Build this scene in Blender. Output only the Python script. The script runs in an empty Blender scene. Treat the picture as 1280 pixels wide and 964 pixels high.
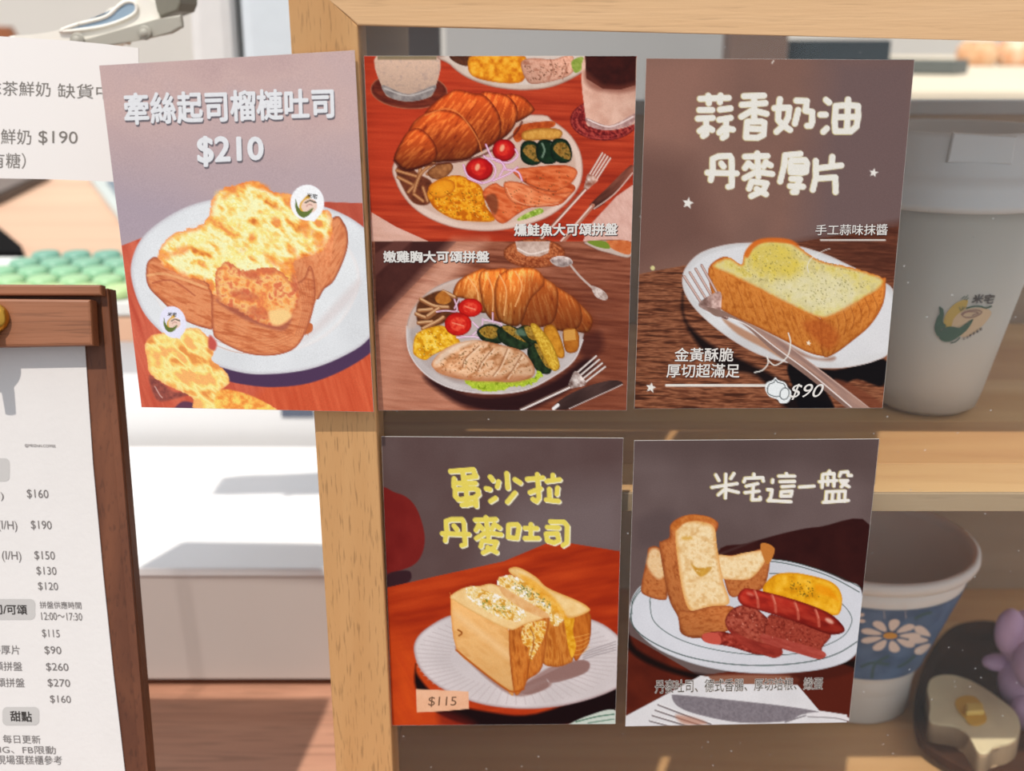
import bpy, bmesh, math, random
import numpy as np
from mathutils import Vector, Matrix
random.seed(7)
C = bpy.context.scene.collection
SC = bpy.context.scene
# ------------------------------------------------------------------ camera, sky, sun, exposure
F, PITCH, D = 1400.0, math.atan(1400/4418), 0.40        # focal length in pixels of the 1280 frame; camera to glass 40 cm
cam_d = bpy.data.cameras.new('camera'); cam = bpy.data.objects.new('camera', cam_d); C.objects.link(cam)
cam.location = (0, -D, 0); cam.rotation_euler = (math.pi/2 - PITCH, 0, 0)
cam_d.sensor_width = 36; cam_d.lens = 36*F/1280; cam_d.clip_start = 0.01
cam_d.dof.use_dof = True; cam_d.dof.focus_distance = 0.415; cam_d.dof.aperture_fstop = cam_d.lens/4.0
SC.camera = cam
W = bpy.data.worlds.new('sky'); SC.world = W; W.use_nodes = True
bg = W.node_tree.nodes['Background']; bg.inputs[0].default_value = (0.90, 0.96, 1.04, 1); bg.inputs[1].default_value = 0.92
sd = bpy.data.lights.new('sun', 'SUN'); sun = bpy.data.objects.new('sun', sd); C.objects.link(sun)
SUN = Vector((0.36, 1.0, -2.0))
sun.rotation_euler = SUN.to_track_quat('-Z', 'Y').to_euler(); sun.location = (-1, -2, 3)
sd.energy = 3.3; sd.angle = math.radians(0.9); sd.color = (1.0, 0.94, 0.86)
SC.view_settings.view_transform = 'Standard'; SC.view_settings.look = 'None'
SC.view_settings.exposure = 0.0; SC.view_settings.gamma = 1.0; SC.view_settings.use_curve_mapping = False

# ------------------------------------------------------------------ helpers
cP, sP = math.cos(PITCH), math.sin(PITCH)
def ray(px, py):
    u, f = -(py-482.0), F
    return Vector(((px-640.0), f*cP + u*sP, u*cP - f*sP))
O = Vector((0, -D, 0))
def at(px, py, Y):                      # point of the vertical plane y = Y
    r = ray(px, py); return O + r*((Y + D)/r.y)
def atz(px, py, Z):                     # point of the horizontal plane z = Z
    r = ray(px, py); return O + r*(Z/r.z)
def atp(px, py, p0, n):                 # point of any plane
    r = ray(px, py); return O + r*((p0-O).dot(n)/r.dot(n))

def sl(c):
    c = c/255.0
    return c/12.92 if c <= 0.04045 else ((c+0.055)/1.055)**2.4
def lin(c): return (sl(c[0]), sl(c[1]), sl(c[2]), 1.0)

def tag(o, label=None, cat=None, group=None, kind=None):
    if label: o['label'] = label
    if cat: o['category'] = cat
    if group: o['group'] = group
    if kind: o['kind'] = kind
    return o
def thing(name, loc, label, cat, group=None):
    o = bpy.data.objects.new(name, None); C.objects.link(o); o.location = loc; o.empty_display_size = 0.01
    return tag(o, label, cat, group)
def world_origin(o):
    v = Vector((0, 0, 0))
    while o is not None:
        v = v + Vector(o.location); o = o.parent
    return v
def obj(name, verts, faces, m, parent=None, smooth=False, loc=None):
    """verts in world coordinates"""
    if loc is None:
        loc = world_origin(parent) if parent else Vector((0, 0, 0))
        base = loc; rel = Vector((0, 0, 0))
    else:
        base = Vector(loc); rel = base - (world_origin(parent) if parent else Vector((0, 0, 0)))
    me = bpy.data.meshes.new(name)
    me.from_pydata([tuple(Vector(v)-base) for v in verts], [], faces)
    me.materials.append(m)
    if smooth: me.polygons.foreach_set('use_smooth', [True]*len(me.polygons))
    me.update()
    o = bpy.data.objects.new(name, me); C.objects.link(o); o.parent = parent
    o.location = rel
    return o
def bmobj(name, bm, m, parent=None, smooth=False, loc=None):
    bmesh.ops.recalc_face_normals(bm, faces=bm.faces)
    bm.verts.index_update()
    vs = [v.co.copy() for v in bm.verts]; fs = [[v.index for v in f.verts] for f in bm.faces]
    bm.free()
    return obj(name, vs, fs, m, parent, smooth, loc)
def bm_hexa(bm, p):            # 8 corners: bottom four then top four
    v = [bm.verts.new(Vector(q)) for q in p]
    for f in ((0,3,2,1),(4,5,6,7),(0,1,5,4),(1,2,6,5),(2,3,7,6),(3,0,4,7)):
        bm.faces.new([v[i] for i in f])
    return v
def bevel(bm, w, seg=2):
    bmesh.ops.bevel(bm, geom=list(bm.edges), offset=w, segments=seg, affect='EDGES', profile=0.6)
def hexa(name, p, m, parent=None, bev=0.0, seg=2, loc=None):
    bm = bmesh.new(); bm_hexa(bm, p)
    if bev: bevel(bm, bev, seg)
    return bmobj(name, bm, m, parent, False, loc)
def box(name, lo, hi, m, parent=None, bev=0.0, seg=2, loc=None):
    x0,y0,z0 = lo; x1,y1,z1 = hi
    return hexa(name, [(x0,y0,z0),(x1,y0,z0),(x1,y1,z0),(x0,y1,z0),(x0,y0,z1),(x1,y0,z1),(x1,y1,z1),(x0,y1,z1)], m, parent, bev, seg, loc)
def prism_bm(pts, vec, bev=0.0, seg=2):          # flat outline (world points) pushed along vec
    bm = bmesh.new(); vec = Vector(vec)
    a = [bm.verts.new(Vector(p)) for p in pts]; b = [bm.verts.new(Vector(p)+vec) for p in pts]
    n = len(a)
    f1 = bm.faces.new(a); f2 = bm.faces.new(b[::-1])
    for i in range(n): bm.faces.new([a[i], b[i], b[(i+1)%n], a[(i+1)%n]])
    if bev:
        es = [e for e in bm.edges if (f1 in e.link_faces) or (f2 in e.link_faces)]
        bmesh.ops.bevel(bm, geom=es, offset=bev, segments=seg, affect='EDGES', profile=0.5)
    big = [f for f in bm.faces if len(f.verts) > 4]
    bmesh.ops.triangulate(bm, faces=big)
    return bm
def prism(name, pts, vec, m, parent=None, bev=0.0, seg=2, smooth=False):
    return bmobj(name, prism_bm(pts, vec, bev, seg), m, parent, smooth)
def lathe(name, prof, c, m, parent=None, n=64, smooth=True, ax=None, a0=0, a1=2*math.pi):
    """prof: list of (radius, height) about axis through c"""
    c = Vector(c); ax = Vector(ax or (0,0,1)).normalized()
    q = Vector((0,0,1)).rotation_difference(ax)
    full = abs(a1-a0-2*math.pi) < 1e-6
    k = n if full else n+1
    vs, fs = [], []
    for r, h in prof:
        for i in range(k):
            a = a0+(a1-a0)*i/n
            vs.append(c + q @ Vector((r*math.cos(a), r*math.sin(a), h)))
    for j in range(len(prof)-1):
        for i in range(n):
            i2 = (i+1) % k
            fs.append((j*k+i, j*k+i2, (j+1)*k+i2, (j+1)*k+i))
    return obj(name, vs, fs, m, parent, smooth)
def tube(name, pts, r, m, parent=None, n=10, caps=True):
    pts = [Vector(p) for p in pts]; rs = r if isinstance(r, (list, tuple)) else [r]*len(pts)
    vs, fs = [], []
    for i, p in enumerate(pts):
        t = (pts[min(i+1,len(pts)-1)] - pts[max(i-1,0)]).normalized()
        a = t.cross(Vector((0,0.3,1))).normalized(); b = t.cross(a)
        for k in range(n):
            th = 2*math.pi*k/n
            vs.append(p + (a*math.cos(th)+b*math.sin(th))*rs[i])
    for i in range(len(pts)-1):
        for k in range(n):
            k2 = (k+1)%n; fs.append((i*n+k, i*n+k2, (i+1)*n+k2, (i+1)*n+k))
    if caps: fs.append(tuple(range(n))[::-1]); fs.append(tuple((len(pts)-1)*n+k for k in range(n)))
    return obj(name, vs, fs, m, parent, True)
def spline(pts, closed=True, k=6):
    P = np.array(pts, float); n = len(P); out = []
    rng = range(n) if closed else range(n-1)
    for i in rng:
        if closed: p0,p1,p2,p3 = P[(i-1)%n],P[i],P[(i+1)%n],P[(i+2)%n]
        else: p0,p1,p2,p3 = P[max(i-1,0)],P[i],P[i+1],P[min(i+2,n-1)]
        for j in range(k):
            t = j/k
            out.append(0.5*((2*p1)+(-p0+p2)*t+(2*p0-5*p1+4*p2-p3)*t*t+(-p0+3*p1-3*p2+p3)*t**3))
    if not closed: out.append(P[-1])
    return np.array(out)

# ------------------------------------------------------------------ materials
def mat(name, col, rough=0.6, spec=0.4, metal=0.0, noise=None, bump=0.0, bscale=200, trans=0.0, emit=None):
    m = bpy.data.materials.new(name); m.use_nodes = True; nt = m.node_tree; b = nt.nodes['Principled BSDF']
    b.inputs['Base Color'].default_value = lin(col); b.inputs['Roughness'].default_value = rough
    b.inputs['Metallic'].default_value = metal; b.inputs['Specular IOR Level'].default_value = spec
    tc = nt.nodes.new('ShaderNodeTexCoord')
    nz = nt.nodes.new('ShaderNodeTexNoise'); nz.inputs['Scale'].default_value = (noise[1] if noise else 60); nz.inputs['Detail'].default_value = 4
    nt.links.new(tc.outputs['Object'], nz.inputs['Vector'])
    amt = noise[0] if noise else 0.04
    r = nt.nodes.new('ShaderNodeValToRGB'); nt.links.new(nz.outputs['Fac'], r.inputs['Fac'])
    c = lin(col); c2 = lin(noise[2]) if noise and len(noise) > 2 else tuple(x*(1-amt) for x in c[:3])+(1,)
    r.color_ramp.elements[0].position = 0.35; r.color_ramp.elements[1].position = 0.65
    r.color_ramp.elements[0].color = c2; r.color_ramp.elements[1].color = c
    nt.links.new(r.outputs['Color'], b.inputs['Base Color'])
    if bump:
        n2 = nt.nodes.new('ShaderNodeTexNoise'); n2.inputs['Scale'].default_value = bscale; n2.inputs['Detail'].default_value = 5
        nt.links.new(tc.outputs['Object'], n2.inputs['Vector'])
        bp = nt.nodes.new('ShaderNodeBump'); bp.inputs['Strength'].default_value = bump; bp.inputs['Distance'].default_value = 0.001
        nt.links.new(n2.outputs['Fac'], bp.inputs['Height']); nt.links.new(bp.outputs['Normal'], b.inputs['Normal'])
    if trans: 
        b.inputs['Transmission Weight'].default_value = trans; b.inputs['IOR'].default_value = 1.15
    if emit:
        b.inputs['Emission Color'].default_value = lin(emit); b.inputs['Emission Strength'].default_value = 1
    return m
def wood(name, light, dark, axis='z', scale=18, pore=(0.55, 0.35), rough=0.55, fine=120, spec=0.3, pcol=None, bump=0.25):
    m = bpy.data.materials.new(name); m.use_nodes = True; nt = m.node_tree; b = nt.nodes['Principled BSDF']
    L = nt.links.new; N = nt.nodes.new
    tc = N('ShaderNodeTexCoord'); mp = N('ShaderNodeMapping'); L(tc.outputs['Object'], mp.inputs['Vector'])
    s = {'x': (0.09, 1, 1), 'y': (1, 0.09, 1), 'z': (1, 1, 0.09)}[axis]
    mp.inputs['Scale'].default_value = s
    n1 = N('ShaderNodeTexNoise'); n1.inputs['Scale'].default_value = scale; n1.inputs['Detail'].default_value = 5; n1.inputs['Distortion'].default_value = 0.6
    L(mp.outputs['Vector'], n1.inputs['Vector'])
    r1 = N('ShaderNodeValToRGB'); L(n1.outputs['Fac'], r1.inputs['Fac'])
    e = r1.color_ramp.elements; e[0].position = 0.3; e[1].position = 0.7; e[0].color = lin(dark); e[1].color = lin(light)
    mp2 = N('ShaderNodeMapping'); L(tc.outputs['Object'], mp2.inputs['Vector'])
    mp2.inputs['Scale'].default_value = {'x': (0.05, 1, 1), 'y': (1, 0.05, 1), 'z': (1, 1, 0.09)}[axis]
    n2 = N('ShaderNodeTexNoise'); n2.inputs['Scale'].default_value = fine*5; n2.inputs['Detail'].default_value = 2
    L(mp2.outputs['Vector'], n2.inputs['Vector'])
    r2 = N('ShaderNodeValToRGB'); L(n2.outputs['Fac'], r2.inputs['Fac'])
    e = r2.color_ramp.elements; e[0].position = pore[0]+0.02; e[0].color = (pore[1],)*3+(1,); e[1].position = pore[0]+0.13; e[1].color = (1,1,1,1)
    mx = N('ShaderNodeMix'); mx.data_type = 'RGBA'; mx.blend_type = 'MULTIPLY'; mx.inputs['Factor'].default_value = 0.8
    L(r1.outputs['Color'], mx.inputs[6]); L(r2.outputs['Color'], mx.inputs[7])
    L(mx.outputs[2], b.inputs['Base Color'])
    bp = N('ShaderNodeBump'); bp.inputs['Strength'].default_value = bump; bp.inputs['Distance'].default_value = 0.0005
    L(n2.outputs['Fac'], bp.inputs['Height']); L(bp.outputs['Normal'], b.inputs['Normal'])
    b.inputs['Roughness'].default_value = rough; b.inputs['Specular IOR Level'].default_value = spec
    return m
def glass_mat(name, tint=(0.985, 0.99, 0.985), haze=0.05, specks=True):
    m = bpy.data.materials.new(name); m.use_nodes = True; nt = m.node_tree; nt.nodes.clear()
    L = nt.links.new; N = nt.nodes.new
    out = N('ShaderNodeOutputMaterial'); tr = N('ShaderNodeBsdfTransparent'); tr.inputs[0].default_value = (*tint, 1)
    gl = N('ShaderNodeBsdfGlossy'); gl.inputs['Roughness'].default_value = 0.02
    fr = N('ShaderNodeFresnel'); ge = N('ShaderNodeNewGeometry'); io = N('ShaderNodeMapRange')   # thin pane: both faces act alike
    io.inputs[3].default_value = 1.28; io.inputs[4].default_value = 1/1.28; L(ge.outputs['Backfacing'], io.inputs[0]); L(io.outputs[0], fr.inputs['IOR'])
    m1 = N('ShaderNodeMixShader'); L(fr.outputs[0], m1.inputs[0]); L(tr.outputs[0], m1.inputs[1]); L(gl.outputs[0], m1.inputs[2])
    df = N('ShaderNodeBsdfDiffuse'); df.inputs[0].default_value = (0.75, 0.75, 0.75, 1)
    m2 = N('ShaderNodeMixShader'); L(m1.outputs[0], m2.inputs[1]); L(df.outputs[0], m2.inputs[2]); L(m2.outputs[0], out.inputs[0])
    tc = N('ShaderNodeTexCoord'); nz = N('ShaderNodeTexNoise'); nz.inputs['Scale'].default_value = 9; nz.inputs['Detail'].default_value = 3
    L(tc.outputs['Object'], nz.inputs['Vector'])
    mr = N('ShaderNodeMapRange'); mr.inputs[3].default_value = haze*0.6; mr.inputs[4].default_value = haze*1.4; L(nz.outputs['Fac'], mr.inputs[0])
    if specks:      # dust specks
        vo = N('ShaderNodeTexVoronoi'); vo.inputs['Scale'].default_value = 130; L(tc.outputs['Object'], vo.inputs['Vector'])
        r = N('ShaderNodeValToRGB'); r.color_ramp.elements[0].position = 0.03; r.color_ramp.elements[0].color = (0.25,)*3+(1,); r.color_ramp.elements[1].position = 0.07; r.color_ramp.elements[1].color = (0,0,0,1)
        L(vo.outputs['Distance'], r.inputs['Fac'])
        ad = N('ShaderNodeMath'); ad.operation = 'ADD'; L(mr.outputs[0], ad.inputs[0]); L(r.outputs['Color'], ad.inputs[1]); L(ad.outputs[0], m2.inputs[0])
    else: L(mr.outputs[0], m2.inputs[0])
    return m
def print_mat(name, rough=0.5, spec=0.25):           # printed sheet: its ink is a colour attribute on the mesh
    m = bpy.data.materials.new(name); m.use_nodes = True; nt = m.node_tree; b = nt.nodes['Principled BSDF']
    a = nt.nodes.new('ShaderNodeAttribute'); a.attribute_name = 'ink'
    tc = nt.nodes.new('ShaderNodeTexCoord'); nz = nt.nodes.new('ShaderNodeTexNoise'); nz.inputs['Scale'].default_value = 2600
    nt.links.new(tc.outputs['Object'], nz.inputs['Vector'])
    mr = nt.nodes.new('ShaderNodeMapRange'); mr.inputs[3].default_value = 0.68; mr.inputs[4].default_value = 0.98
    nt.links.new(nz.outputs['Fac'], mr.inputs[0])
    mx = nt.nodes.new('ShaderNodeMix'); mx.data_type = 'RGBA'; mx.blend_type = 'MULTIPLY'; mx.inputs['Factor'].default_value = 1
    nt.links.new(a.outputs['Color'], mx.inputs[6]); nt.links.new(mr.outputs[0], mx.inputs[7]); nt.links.new(mx.outputs[2], b.inputs['Base Color'])
    b.inputs['Roughness'].default_value = rough; b.inputs['Specular IOR Level'].default_value = spec
    return m

# ------------------------------------------------------------------ lettering: vector glyph meshes laid on a plane
_tc = {}
def glyphs(body, bold=0.0, gap=1.0, res=4):
    key = (body, bold, gap)
    if key in _tc: return _tc[key]
    c = bpy.data.curves.new('t', 'FONT'); c.body = body; c.space_character = gap; c.resolution_u = res
    o = bpy.data.objects.new('t', c); C.objects.link(o)
    dg = bpy.context.evaluated_depsgraph_get(); me = bpy.data.meshes.new_from_object(o.evaluated_get(dg))
    v = np.array([tuple(p.co) for p in me.vertices]); f = [tuple(p.vertices) for p in me.polygons]
    bpy.data.objects.remove(o); bpy.data.curves.remove(c); bpy.data.meshes.remove(me)
    _tc[key] = (v, f); return v, f
def lettering(name, body, q, place, m, parent, bold=0.0, shift=(0, 0), gap=1.0, slant=0.0):
    """q: the corners TL, TR, BR, BL of the writing; place(px, py) -> point of the surface"""
    v, f = glyphs(body, 0, gap)
    x, y = v[:, 0], v[:, 1]
    u = (x-x.min())/(x.max()-x.min()); w = (y.max()-y)/(y.max()-y.min())
    q = np.array(q, float)
    P = ((1-u)*(1-w))[:, None]*q[0] + (u*(1-w))[:, None]*q[1] + (u*w)[:, None]*q[2] + ((1-u)*w)[:, None]*q[3]
    P[:, 0] += slant*(0.5-w)*np.abs(q[3, 1]-q[0, 1])
    P += np.array(shift)
    if bold <= 0.003: return obj(name, [place(a, b) for a, b in P], f, m, parent)
    r = bold*np.linalg.norm(q[1]-q[0])/(x.max()-x.min()); k = 8; vs = []; fs = []   # thick strokes: the thin glyph repeated round a small circle
    nb = SHEET_N(place, q)
    for j in range(k):
        a_ = 2*math.pi*j/k; Q = P+np.array([math.cos(a_)*r, math.sin(a_)*r]); o_ = len(vs)
        vs += [place(a, b)+nb*(j*0.000003) for a, b in Q]; fs += [tuple(i+o_ for i in t) for t in f]
    return obj(name, vs, fs, m, parent)
def SHEET_N(place, q):
    a, b, c = place(*q[0]), place(*q[1]), place(*q[3]); n = (b-a).cross(c-a).normalized()
    return n if n.y < 0 else -n
def ln(x0, x1, y0, y1, dy=0, dx=0):           # upright box of writing, dy = fall from left to right, dx = lean of the ends
    return [(x0, y0), (x1, y0+dy), (x1+dx, y1+dy), (x0+dx, y1)]

# ------------------------------------------------------------------ the printer: inks a sheet
RT = np.random.RandomState(3).rand(512, 512)
def vnoise(x, y):
    xi = np.floor(x).astype(int); yi = np.floor(y).astype(int); fx = x-xi; fy = y-yi
    fx = fx*fx*(3-2*fx); fy = fy*fy*(3-2*fy)
    a = RT[xi & 511, yi & 511]; b = RT[(xi+1) & 511, yi & 511]; c = RT[xi & 511, (yi+1) & 511]; d = RT[(xi+1) & 511, (yi+1) & 511]
    return (a*(1-fx)+b*fx)*(1-fy)+(c*(1-fx)+d*fx)*fy
def fbm(x, y, s=10, octv=3, ang=0, st=1.0, seed=0):
    a = math.radians(ang); u = (x*math.cos(a)+y*math.sin(a))/(s*st)+seed*17.3+100; v = (-x*math.sin(a)+y*math.cos(a))/s+seed*31.7+100
    t = 0; amp = 0.5; tot = 0
    for i in range(octv):
        t = t+amp*vnoise(u, v); tot += amp; amp *= 0.55; u = u*2.03+5; v = v*2.03+9
    return t/tot
def ramp(n, cols):
    cols = np.array(cols, float); k = len(cols)
    if k == 1: return np.repeat(cols, len(n), 0)
    n = np.clip(n, 0, 0.9999)*(k-1); i = n.astype(int); f = (n-i)[:, None]
    return cols[i]*(1-f)+cols[i+1]*f
class Sheet:
    def __init__(s, q, base, step=1.15):
        q = np.array(q, float); s.q = q
        w = max(np.linalg.norm(q[1]-q[0]), np.linalg.norm(q[2]-q[3])); h = max(np.linalg.norm(q[3]-q[0]), np.linalg.norm(q[2]-q[1]))
        s.nx = int(w/step)+1; s.ny = int(h/step)+1
        U, V = np.meshgrid(np.linspace(0, 1, s.nx), np.linspace(0, 1, s.ny)); U = U.ravel(); V = V.ravel()
        P = ((1-U)*(1-V))[:, None]*q[0]+(U*(1-V))[:, None]*q[1]+(U*V)[:, None]*q[2]+((1-U)*V)[:, None]*q[3]
        s.X, s.Y = P[:, 0], P[:, 1]
        s.rgb = np.zeros((len(s.X), 3)); s.rgb[:] = base; s.t = (0, 0, 1); s.seed = 0
    def T(s, ox, oy, k): s.t = (ox, oy, k)
    def tr(s, pts):
        p = np.array(pts, float); return p/s.t[2]+np.array([s.t[0], s.t[1]])
    def sdf(s, P, pad=3, smooth=True):
        if smooth: P = spline(P, True, 5)
        lo = P.min(0)-pad; hi = P.max(0)+pad
        idx = np.nonzero((s.X > lo[0]) & (s.X < hi[0]) & (s.Y > lo[1]) & (s.Y < hi[1]))[0]
        x = s.X[idx]; y = s.Y[idx]; d = np.full(len(idx), 1e9); ins = np.zeros(len(idx), bool)
        n = len(P)
        for i in range(n):
            ax, ay = P[i]; bx, by = P[(i+1) % n]; ex, ey = bx-ax, by-ay; L = ex*ex+ey*ey
            if L < 1e-9: continue
            t = np.clip(((x-ax)*ex+(y-ay)*ey)/L, 0, 1)
            d = np.minimum(d, (x-ax-t*ex)**2+(y-ay-t*ey)**2)
            if ay != by:
                c = ((ay > y) != (by > y)) & (x < (bx-ax)*(y-ay)/(by-ay)+ax); ins ^= c
        d = np.sqrt(d); return idx, x, y, np.where(ins, d, -d)
    def blend(s, idx, rgb, a):
        s.rgb[idx] = s.rgb[idx]*(1-a)[:, None]+rgb*a[:, None]
    def poly(s, pts, cols, ns=8, ang=0, st=1.0, con=1.6, edge=None, lit=None, smooth=True, soft=0.8, op=1.0, octv=3, rag=0.0, bias=0.0):
        if not isinstance(cols[0], (tuple, list)): cols = [cols]
        P = s.tr(pts); s.seed += 1; sd_ = s.seed
        idx, x, y, d = s.sdf(P, 3+soft+rag, smooth)
        if not len(idx): return
        if rag: d = d+(fbm(x, y, 3.0, 2, seed=sd_)-0.5)*2*rag
        n = fbm(x, y, ns, octv, ang, st, sd_); n = (n-0.5)*con+0.5+bias
        col = ramp(n, cols)
        if edge:
            w = np.clip(1-d/edge[1], 0, 1)**1.3; w = (w*(edge[2] if len(edge) > 2 else 1))[:, None]
            col = col*(1-w)+np.array(edge[0], float)*w
        if lit:          # (angle, amount): brighter towards the angle
            a = math.radians(lit[0]); g = x*math.cos(a)+y*math.sin(a); g = (g-g.mean())/(g.max()-g.min()+1e-6)*2
            col = col*(1+lit[1]*g)[:, None]
        s.blend(idx, np.clip(col, 0, 255), np.clip(d/soft+0.5, 0, 1)*op)
    def ell(s, c, rx, ry, cols, rot=0, **k):
        a = np.linspace(0, 2*math.pi, 28, endpoint=False); r = math.radians(rot)
        x = rx*np.cos(a); y = ry*np.sin(a)
        s.poly(np.stack([c[0]+x*math.cos(r)-y*math.sin(r), c[1]+x*math.sin(r)+y*math.cos(r)], 1), cols, smooth=False, **k)
    def line(s, pts, w, col, soft=0.8, op=1.0, smooth=True, taper=False):
        """w in photo pixels"""
        P = s.tr(pts)
        if smooth and len(P) > 2: P = spline(P, False, 5)
        pad = w/2+2; lo = P.min(0)-pad; hi = P.max(0)+pad
        idx = np.nonzero((s.X > lo[0]) & (s.X < hi[0]) & (s.Y > lo[1]) & (s.Y < hi[1]))[0]
        if not len(idx): return
        x = s.X[idx]; y = s.Y[idx]; d = np.full(len(idx), 1e9)
        for i in range(len(P)-1):
            ax, ay = P[i]; ex, ey = P[i+1]-P[i]; L = max(ex*ex+ey*ey, 1e-9)
            t = np.clip(((x-ax)*ex+(y-ay)*ey)/L, 0, 1)
            ww = w/2*(1-(i+t)/(len(P)-1)*0.7) if taper else w/2
            d = np.minimum(d, np.sqrt((x-ax-t*ex)**2+(y-ay-t*ey)**2)-ww)
        s.blend(idx, np.array(col, float)[None, :]*np.ones((len(idx), 1)), np.clip(-d/soft+0.5, 0, 1)*op)
    def ring(s, c, rx, ry, w, col, rot=0, op=1.0, a0=0, a1=360):
        a = np.radians(np.linspace(a0, a1, 48)); r = math.radians(rot); x = rx*np.cos(a); y = ry*np.sin(a)
        s.line(np.stack([c[0]+x*math.cos(r)-y*math.sin(r), c[1]+x*math.sin(r)+y*math.cos(r)], 1), w, col, smooth=False, op=op)
    def strokes(s, lst, w, col, shift=(0, 0), soft=0.8):
        k = s.t[2]
        for st in lst: s.line([(a+shift[0]*k, b+shift[1]*k) for a, b in st], w, col, soft, smooth=False)
    def dots(s, pts_poly, n, r, cols, seed=0, op=1.0):
        P = s.tr(pts_poly); rs = np.random.RandomState(seed); lo = P.min(0); hi = P.max(0); k = 0
        for _ in range(n*6):
            if k >= n: break
            p = lo+rs.rand(2)*(hi-lo); ins = False
            for i in range(len(P)):
                a, b = P[i], P[(i+1) % len(P)]
                if (a[1] > p[1]) != (b[1] > p[1]) and p[0] < (b[0]-a[0])*(p[1]-a[1])/(b[1]-a[1])+a[0]: ins = not ins
            if not ins: continue
            k += 1; q = p+(rs.rand(2)-0.5)*r*2.2
            t0 = s.t; s.t = (0, 0, 1); s.line([p, q], r*(0.6+rs.rand()*0.8), cols[rs.randint(len(cols))], op=op, smooth=False); s.t = t0
    def fork(s, tip, neck, end, spread, w, light, dark, tines=4):
        tip = np.array(tip, float); neck = np.array(neck, float); end = np.array(end, float)
        d = neck-tip; n = np.array([-d[1], d[0]])/np.linalg.norm(d); k = s.t[2]
        base = tip+d*0.62
        for i in range(tines):
            o = (i/(tines-1)-0.5)*spread
            s.line([tip+n*o, base+n*o*0.9], w*0.62, dark, smooth=False); s.line([tip+n*o-n*0.5*k*0.3, base+n*o*0.9-n*0.5*k*0.3], w*0.4, light, smooth=False)
        s.poly([base-n*spread*0.58, base+n*spread*0.58, tip+d*0.85+n*spread*0.38, neck+n*w*k*0.45, neck-n*w*k*0.45, tip+d*0.85-n*spread*0.38], [dark, light], ns=6, lit=(0, 0.2))
        s.line([neck, end], w*1.05, dark, smooth=False); s.line([neck-n*w*k*0.18, end-n*w*k*0.18], w*0.5, light, smooth=False)
    def finish(s, name, place, m, parent, gain=1.0, sun_wash=0.0):
        s.rgb = ((s.rgb-105)*1.09+105)*gain*(1-sun_wash)+238*sun_wash
        k = s.nx; idx = np.arange(s.nx*s.ny).reshape(s.ny, s.nx)
        f = np.stack([idx[:-1, :-1], idx[1:, :-1], idx[1:, 1:], idx[:-1, 1:]], -1).reshape(-1, 4)
        og = world_origin(parent)
        co = place(s.X, s.Y)-np.array(og)
        me = bpy.data.meshes.new(name); me.vertices.add(len(co)); me.vertices.foreach_set('co', co.astype(np.float32).ravel())
        me.loops.add(f.size); me.loops.foreach_set('vertex_index', f.ravel().astype(np.int32))
        me.polygons.add(len(f)); me.polygons.foreach_set('loop_start', np.arange(0, f.size, 4, dtype=np.int32))
        me.update(calc_edges=True)
        c = np.clip(s.rgb/255.0, 0, 1); c = np.where(c <= 0.04045, c/12.92, ((c+0.055)/1.055)**2.4)
        at_ = me.color_attributes.new('ink', 'FLOAT_COLOR', 'POINT')
        at_.data.foreach_set('color', np.concatenate([c, np.ones((len(c), 1))], 1).astype(np.float32).ravel())
        me.materials.append(m)
        o = bpy.data.objects.new(name, me); C.objects.link(o); o.parent = parent
        return o
def plane_np(p0, n):            # vectorised atp
    p0 = np.array(p0); n = np.array(n); o = np.array(O)
    def f(px, py):
        u = -(np.asarray(py, float)-482.0)
        r = np.stack([np.asarray(px, float)-640.0, F*cP+u*sP, u*cP-F*sP], -1)
        k = ((p0-o)@n)/(r@n); return o+r*k[..., None]
    return f
# ------------------------------------------------------------------ materials of the place
M_pine = wood('pine', (216, 177, 134), (204, 161, 116), 'x', 60, (0.26, 0.80), 0.5, 200)
M_pine_v = wood('pine_upright', (196, 150, 100), (186, 138, 88), 'z', 50, (0.30, 0.62), 0.5, 230)
M_shelf = wood('shelf_pine', (206, 160, 108), (184, 132, 84), 'x', 40, (0.22, 0.8), 0.5, 150)
M_shelf2 = wood('shelf_pine_pale', (214, 172, 120), (196, 148, 98), 'x', 40, (0.22, 0.8), 0.5, 150)
M_darkpanel = mat('dark_panel', (58, 56, 54), 0.5, noise=(0.1, 20))
M_tanpanel = wood('tan_panel', (176, 152, 126), (156, 130, 104), 'x', 30, (0.2, 0.85), 0.6, 80)
M_counter = wood('counter_wood', (196, 146, 120), (172, 122, 98), 'x', 50, (0.34, 0.7), 0.5, 90)
M_walnut = wood('walnut', (112, 66, 42), (84, 46, 28), 'z', 60, (0.3, 0.7), 0.45, 150)
M_walnut_x = wood('walnut_bar', (150, 98, 70), (122, 76, 50), 'x', 60, (0.3, 0.7), 0.45, 180)
M_glass = glass_mat('case_glass', haze=0.014)
M_wall = mat('wall_paint', (220, 212, 202), 0.9, 0.1, noise=(0.05, 3))
M_white = mat('white_plastic', (238, 238, 238), 0.45, 0.4, noise=(0.015, 20))
M_cream = mat('cream_top', (232, 216, 190), 0.6, noise=(0.06, 6))
M_grey = mat('grey_board', (172, 170, 168), 0.7, noise=(0.05, 5))
M_floor = mat('pavement', (96, 92, 88), 0.9, noise=(0.15, 8))

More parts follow.
